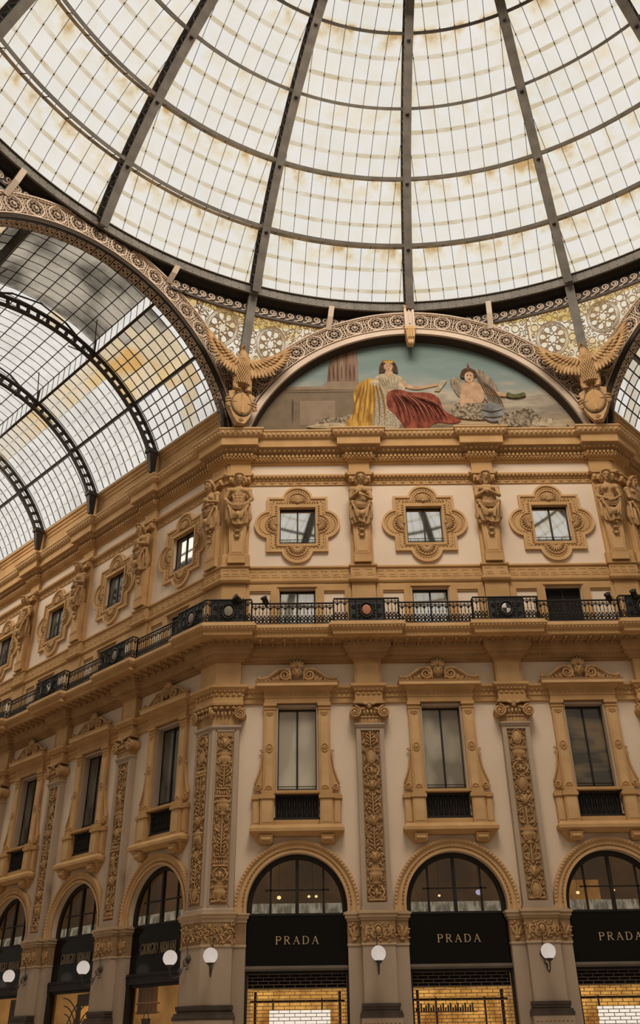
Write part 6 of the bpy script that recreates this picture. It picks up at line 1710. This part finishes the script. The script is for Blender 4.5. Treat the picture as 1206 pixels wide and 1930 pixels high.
M['p_col'] = paint('painted_column', (.30, .20, .14), (.15, .09, .06), 2.2, (2, 1, .2)); M['p_yel'] = paint('painted_yellow', (.58, .34, .08), (.25, .13, .03), 2.6, (2.2, 1, .5)); M['p_red'] = paint('painted_red', (.30, .085, .05), (.11, .03, .022), 2.0, (1.6, 1, .9))
M['p_white'] = paint('painted_cream', (.50, .41, .28), (.30, .23, .14), 4); M['p_fur'] = paint('painted_fur', (.42, .36, .26), (.24, .19, .13), 11, lo=.40, hi=.6); M['p_skin'] = paint('painted_skin', (.50, .33, .21), (.36, .22, .13), 3)
M['p_hair'] = paint('painted_hair', (.10, .06, .035), (.05, .03, .02), 5); M['p_wing'] = paint('painted_wing', (.32, .25, .18), (.15, .115, .08), 3, (2, 1, 1)); M['p_leaf'] = paint('painted_leaf', (.14, .13, .06), (.07, .07, .035), 9); M['p_grey'] = paint('painted_globe', (.26, .26, .25), (.12, .12, .115), 2); M['p_clut'] = paint('painted_still_life', (.34, .27, .185), (.09, .07, .045), 8, lo=.40, hi=.6)
lun = empty('painted_lunette'); putm(lun, FR['front']); tag(lun, 'painted lunette of a draped seated figure and a winged youth against a teal sky', 'painting')
pts = aarc(7.32, radians(74.5), 60); shape2d('sky', [pts], .04, .08, 'p_sky', lun)
def cat(P, n=6):
    out = []; N = len(P)
    for i in range(N):
        p0, p1, p2, p3 = P[i - 1], P[i], P[(i + 1) % N], P[(i + 2) % N]
        for k in range(n):
            t = k / n; out.append(tuple(.5 * (2 * p1[a] + (p2[a] - p0[a]) * t + (2 * p0[a] - 5 * p1[a] + 4 * p2[a] - p3[a]) * t * t + (-p0[a] + 3 * p1[a] - 3 * p2[a] + p3[a]) * t ** 3) for a in (0, 1)))
    return out
lay = [.036]
def blob(name, P, key, smooth=True):
    lay[0] -= .003; return shape2d(name, [cat(P) if smooth else P], lay[0], .05, key, lun)
def inlun(x): return AZ + sqrt(max(0, 7.3 ** 2 - x * x)) - .03
blob('column', [(-3.75, 26.2), (-2.35, 26.2), (-2.35, inlun(-2.35)), (-2.75, inlun(-2.75)), (-3.2, inlun(-3.2)), (-3.6, inlun(-3.6))], 'p_col', False)
blob('column_base', [(-3.95, 26.0), (-2.2, 26.0), (-2.25, 26.22), (-2.45, 26.36), (-3.65, 26.36), (-3.9, 26.22)], 'p_stone2', False)
xs = [-6.95 + i * .13 for i in range(12)]; blob('plinth', [(-6.98, 23.3), (-2.0, 23.3), (-2.0, 26.05), (-5.35, 26.05)] + [(x, min(26.05, inlun(x))) for x in (-5.6, -5.9, -6.2, -6.5, -6.8)], 'p_stone', False)
blob('plinth_cornice', [(-5.5, 25.85), (-2.0, 25.85), (-2.0, 26.08), (-5.3, 26.08)], 'p_stone2', False); blob('plinth_panel', [(-4.9, 24.0), (-3.4, 24.0), (-3.4, 25.3), (-4.9, 25.3)], 'p_stone2', False)
blob('ground', [(-6.95, 23.25), (6.95, 23.25), (6.8, 23.62), (3.0, 23.95), (-1, 24.0), (-3, 23.9), (-6.8, 23.75)], 'p_stone', False)
blob('still_life', [(-4.3, 23.8), (-1.9, 23.7), (-2.2, 24.3), (-2.8, 24.55), (-3.3, 24.35), (-3.8, 24.4)], 'p_clut')
blob('yellow_robe', [(-3.0, 23.75), (-1.3, 23.75), (-1.25, 25.0), (-1.4, 26.1), (-1.75, 26.5), (-2.3, 26.25), (-2.6, 25.6), (-2.55, 24.8)], 'p_yel')
blob('fur_mantle', [(-1.75, 23.75), (-.75, 23.75), (-.85, 24.6), (-1.0, 25.5), (-1.1, 26.0), (-1.5, 26.0), (-1.7, 25.2)], 'p_fur')
blob('bodice', [(-1.85, 26.2), (-1.5, 26.65), (-1.2, 26.75), (-.7, 26.7), (-.3, 26.35), (-.35, 25.9), (-.6, 25.6), (-1.15, 25.7), (-1.45, 25.95)], 'p_white')
blob('red_gown', [(-1.1, 25.7), (-.6, 25.85), (-.1, 25.7), (.7, 25.65), (1.1, 25.3), (1.25, 24.7), (1.9, 24.2), (1.6, 24.0), (.9, 24.05), (.4, 23.75), (-.4, 23.75), (-.7, 24.3), (-1.15, 24.9)], 'p_red')
blob('arm', [(-.4, 26.25), (.1, 26.02), (.7, 26.1), (1.05, 26.18), (1.05, 26.05), (.6, 25.93), (.1, 25.84), (-.35, 26.0)], 'p_skin')
blob('neck', [(-1.12, 26.6), (-.88, 26.6), (-.85, 27.0), (-1.14, 27.0)], 'p_skin'); blob('hair', [(-1.4, 26.75), (-1.35, 27.3), (-1.0, 27.52), (-.68, 27.3), (-.62, 26.75), (-1.0, 26.95)], 'p_hair'); blob('face', [(-1.16, 26.98), (-1.2, 27.2), (-1.0, 27.36), (-.82, 27.2), (-.86, 26.98), (-1.0, 26.84)], 'p_skin')
blob('diadem', [(-1.22, 27.34), (-.8, 27.34), (-.76, 27.52), (-.9, 27.44), (-1.0, 27.58), (-1.1, 27.44), (-1.26, 27.52)], 'p_yel', False); blob('tablet', [(.92, 25.75), (1.12, 25.72), (1.5, 26.3), (1.3, 26.34)], 'p_white', False)
blob('wing', [(2.5, 26.1), (2.75, 26.9), (3.2, 26.75), (3.6, 26.1), (3.75, 25.2), (3.85, 24.5), (3.3, 24.9), (2.9, 25.5)], 'p_wing'); blob('wing', [(2.2, 26.2), (1.8, 26.5), (1.65, 26.2), (1.9, 25.5), (2.3, 25.2)], 'p_wing')
blob('seated_legs', [(1.75, 24.3), (3.2, 24.2), (3.3, 24.8), (2.7, 25.2), (2.0, 25.15), (1.6, 24.8)], 'p_clut'); blob('torso', [(2.0, 25.1), (2.9, 25.1), (3.05, 25.7), (3.0, 26.05), (2.55, 26.2), (2.15, 26.1), (2.05, 25.6)], 'p_skin')
blob('arm', [(2.8, 26.1), (3.4, 25.75), (4.1, 25.5), (4.1, 25.38), (3.3, 25.5), (2.8, 25.75)], 'p_skin'); blob('arm', [(2.2, 26.0), (2.0, 25.4), (1.95, 24.9), (2.1, 24.9), (2.25, 25.4), (2.4, 25.9)], 'p_skin')
blob('hair', [(2.15, 26.45), (2.2, 26.85), (2.5, 27.0), (2.8, 26.8), (2.8, 26.45)], 'p_hair'); blob('face', [(2.3, 26.3), (2.32, 26.65), (2.5, 26.78), (2.68, 26.65), (2.64, 26.3), (2.48, 26.16)], 'p_skin'); blob('flame', [(2.42, 26.9), (2.58, 26.9), (2.5, 27.3)], 'p_red', False)
blob('globe', [(3.3 + .5 * cos(t * pi / 6), 24.55 + .5 * sin(t * pi / 6)) for t in range(12)], 'p_grey'); blob('wreath', [(4.0, 25.38), (4.4, 25.3), (4.8, 25.42), (4.75, 25.58), (4.35, 25.5), (4.05, 25.6)], 'p_leaf')
blob('still_life', [(3.6, 23.85), (6.3, 23.7), (6.0, 24.05), (5.3, 24.25), (4.9, 24.75), (4.3, 24.6), (3.9, 24.5)], 'p_clut'); blob('flowers', [(4.9, 23.85), (6.3, 23.75), (5.9, 24.1), (5.3, 24.2)], 'p_white'); blob('cloth', [(-4.6, 23.85), (-3.3, 23.75), (-3.0, 24.0), (-3.9, 24.02)], 'p_white')

def strokes(name, key, curves, w):
    mb = MB(); mb.m(key); y = lay[0] - .004
    for c in curves:
        P = cat([c[0]] + c + [c[-1]], 4)[4:-8]; n = len(P)
        if n > 2: mb.strip(P, [w * (.25 + sin(pi * i / (n - 1))) for i in range(n)], y, y + .003)
    return mb.build(name, None, lun)
lay[0] -= .004
rr = random.Random(9)
M['p_redd'] = paint('painted_red_shade', (.10, .028, .02), None); M['p_redl'] = paint('painted_red_light', (.42, .16, .10), None); M['p_yeld'] = paint('painted_yellow_shade', (.24, .12, .03), None)
strokes('robe_folds', 'p_redd', [[(-.95 + i * .12, 25.6 - i * .02), (-.7 + i * .17, 24.9), (-.6 + i * .2, 23.95)] for i in range(11)], .05)
strokes('robe_folds', 'p_redl', [[(-.8 + i * .15, 25.65 - i * .03), (-.45 + i * .2, 25.0), (-.3 + i * .24, 24.2)] for i in range(8)], .04)
strokes('robe_folds', 'p_yeld', [[(-2.2 + i * .12, 26.2), (-2.5 + i * .2, 25.2), (-2.75 + i * .24, 23.9)] for i in range(7)], .05)
strokes('bodice_folds', 'p_fur', [[(-1.5 + i * .15, 26.6), (-1.3 + i * .1, 26.2), (-1.2 + i * .09, 25.8)] for i in range(7)], .03)
strokes('wing_feathers', 'p_hair', [[(2.8 + i * .1, 26.6 - i * .12), (3.0 + i * .11, 25.9 - i * .1), (3.25 + i * .09, 25.1 - i * .06)] for i in range(7)], .03)
strokes('still_life_strokes', 'p_wing', [[(4.0 + i * .3, 24.0), (4.1 + i * .28, 24.3 + .2 * sin(i)), (4.5 + i * .22, 24.55 - i * .05)] for i in range(7)], .05)
strokes('face_lines', 'p_hair', [[(-1.1, 27.2), (-1.06, 27.21), (-1.03, 27.2)], [(-.97, 27.2), (-.93, 27.21), (-.9, 27.2)], [(-1.03, 27.0), (-1.0, 26.99), (-.96, 27.0)], [(2.38, 26.56), (2.42, 26.57), (2.46, 26.56)], [(2.52, 26.56), (2.56, 26.57), (2.6, 26.56)], [(2.44, 26.36), (2.49, 26.35), (2.54, 26.36)]], .03)
strokes('column_fluting', 'p_hair', [[(-3.6 + i * .18, 26.4), (-3.6 + i * .18, 26.9), (-3.6 + i * .18, 27.4)] for i in range(7)], .03)
strokes('globe_band', 'p_hair', [[(2.75, 24.7), (3.3, 24.55), (3.85, 24.75)], [(2.9, 24.3), (3.3, 24.25), (3.75, 24.35)]], .05)
strokes('plinth_lines', 'p_hair', [[(-5.6 + .0, 25.82), (-4, 25.82), (-2.1, 25.82)], [(-5.2, 25.4), (-5.2, 24.8), (-5.2, 23.9)]], .03)

# ================================================================== SURROUNDINGS, LIGHT, CAMERA
w = bpy.data.worlds.new('world'); SC.world = w; w.use_nodes = True; nt = w.node_tree; nt.nodes.clear()
o = nt.nodes.new('ShaderNodeOutputWorld'); b = nt.nodes.new('ShaderNodeBackground'); b.inputs[0].default_value = (.80, .68, .54, 1); b.inputs[1].default_value = .30; link(nt, b.outputs[0], o.inputs[0])
def area(name, loc, rot, size, energy, col):
    l = bpy.data.lights.new(name, 'AREA'); l.shape = 'DISK'; l.size = size; l.energy = energy; l.color = col
    ob = bpy.data.objects.new(name, l); COL.objects.link(ob); ob.location = loc; ob.rotation_euler = rot; return ob
area('dome_daylight', (-1, 2.5, 37.0), (radians(8), 0, 0), 13, 6200, (1, .89, .76))
area('left_vault_daylight', (-24, 24 + 2, 28.4), (0, 0, 0), 9, 1500, (1, .89, .76))
cam = bpy.data.cameras.new('camera'); co = bpy.data.objects.new('camera', cam); COL.objects.link(co); SC.camera = co
cam.sensor_fit = 'HORIZONTAL'; cam.sensor_width = 36; cam.lens = 1663 / 1206 * 36; cam.clip_end = 500
yaw, pitch, roll = .007, .543, -.014
fw = Vector((sin(yaw) * cos(pitch), cos(yaw) * cos(pitch), sin(pitch))); rt = Vector((cos(yaw), -sin(yaw), 0)); up = rt.cross(fw)
r2_ = rt * cos(roll) + up * sin(roll); u2_ = up * cos(roll) - rt * sin(roll)
co.matrix_world = Matrix(((r2_.x, u2_.x, -fw.x, -4.316), (r2_.y, u2_.y, -fw.y, D - 29.983), (r2_.z, u2_.z, -fw.z, 1.6), (0, 0, 0, 1)))
SC.view_settings.view_transform = 'Standard'
SC.cycles.max_bounces = 6; SC.cycles.diffuse_bounces = 3; SC.cycles.transparent_max_bounces = 8
for o in list(bpy.data.objects):
    if o.users_collection == () or not o.users_collection: pass
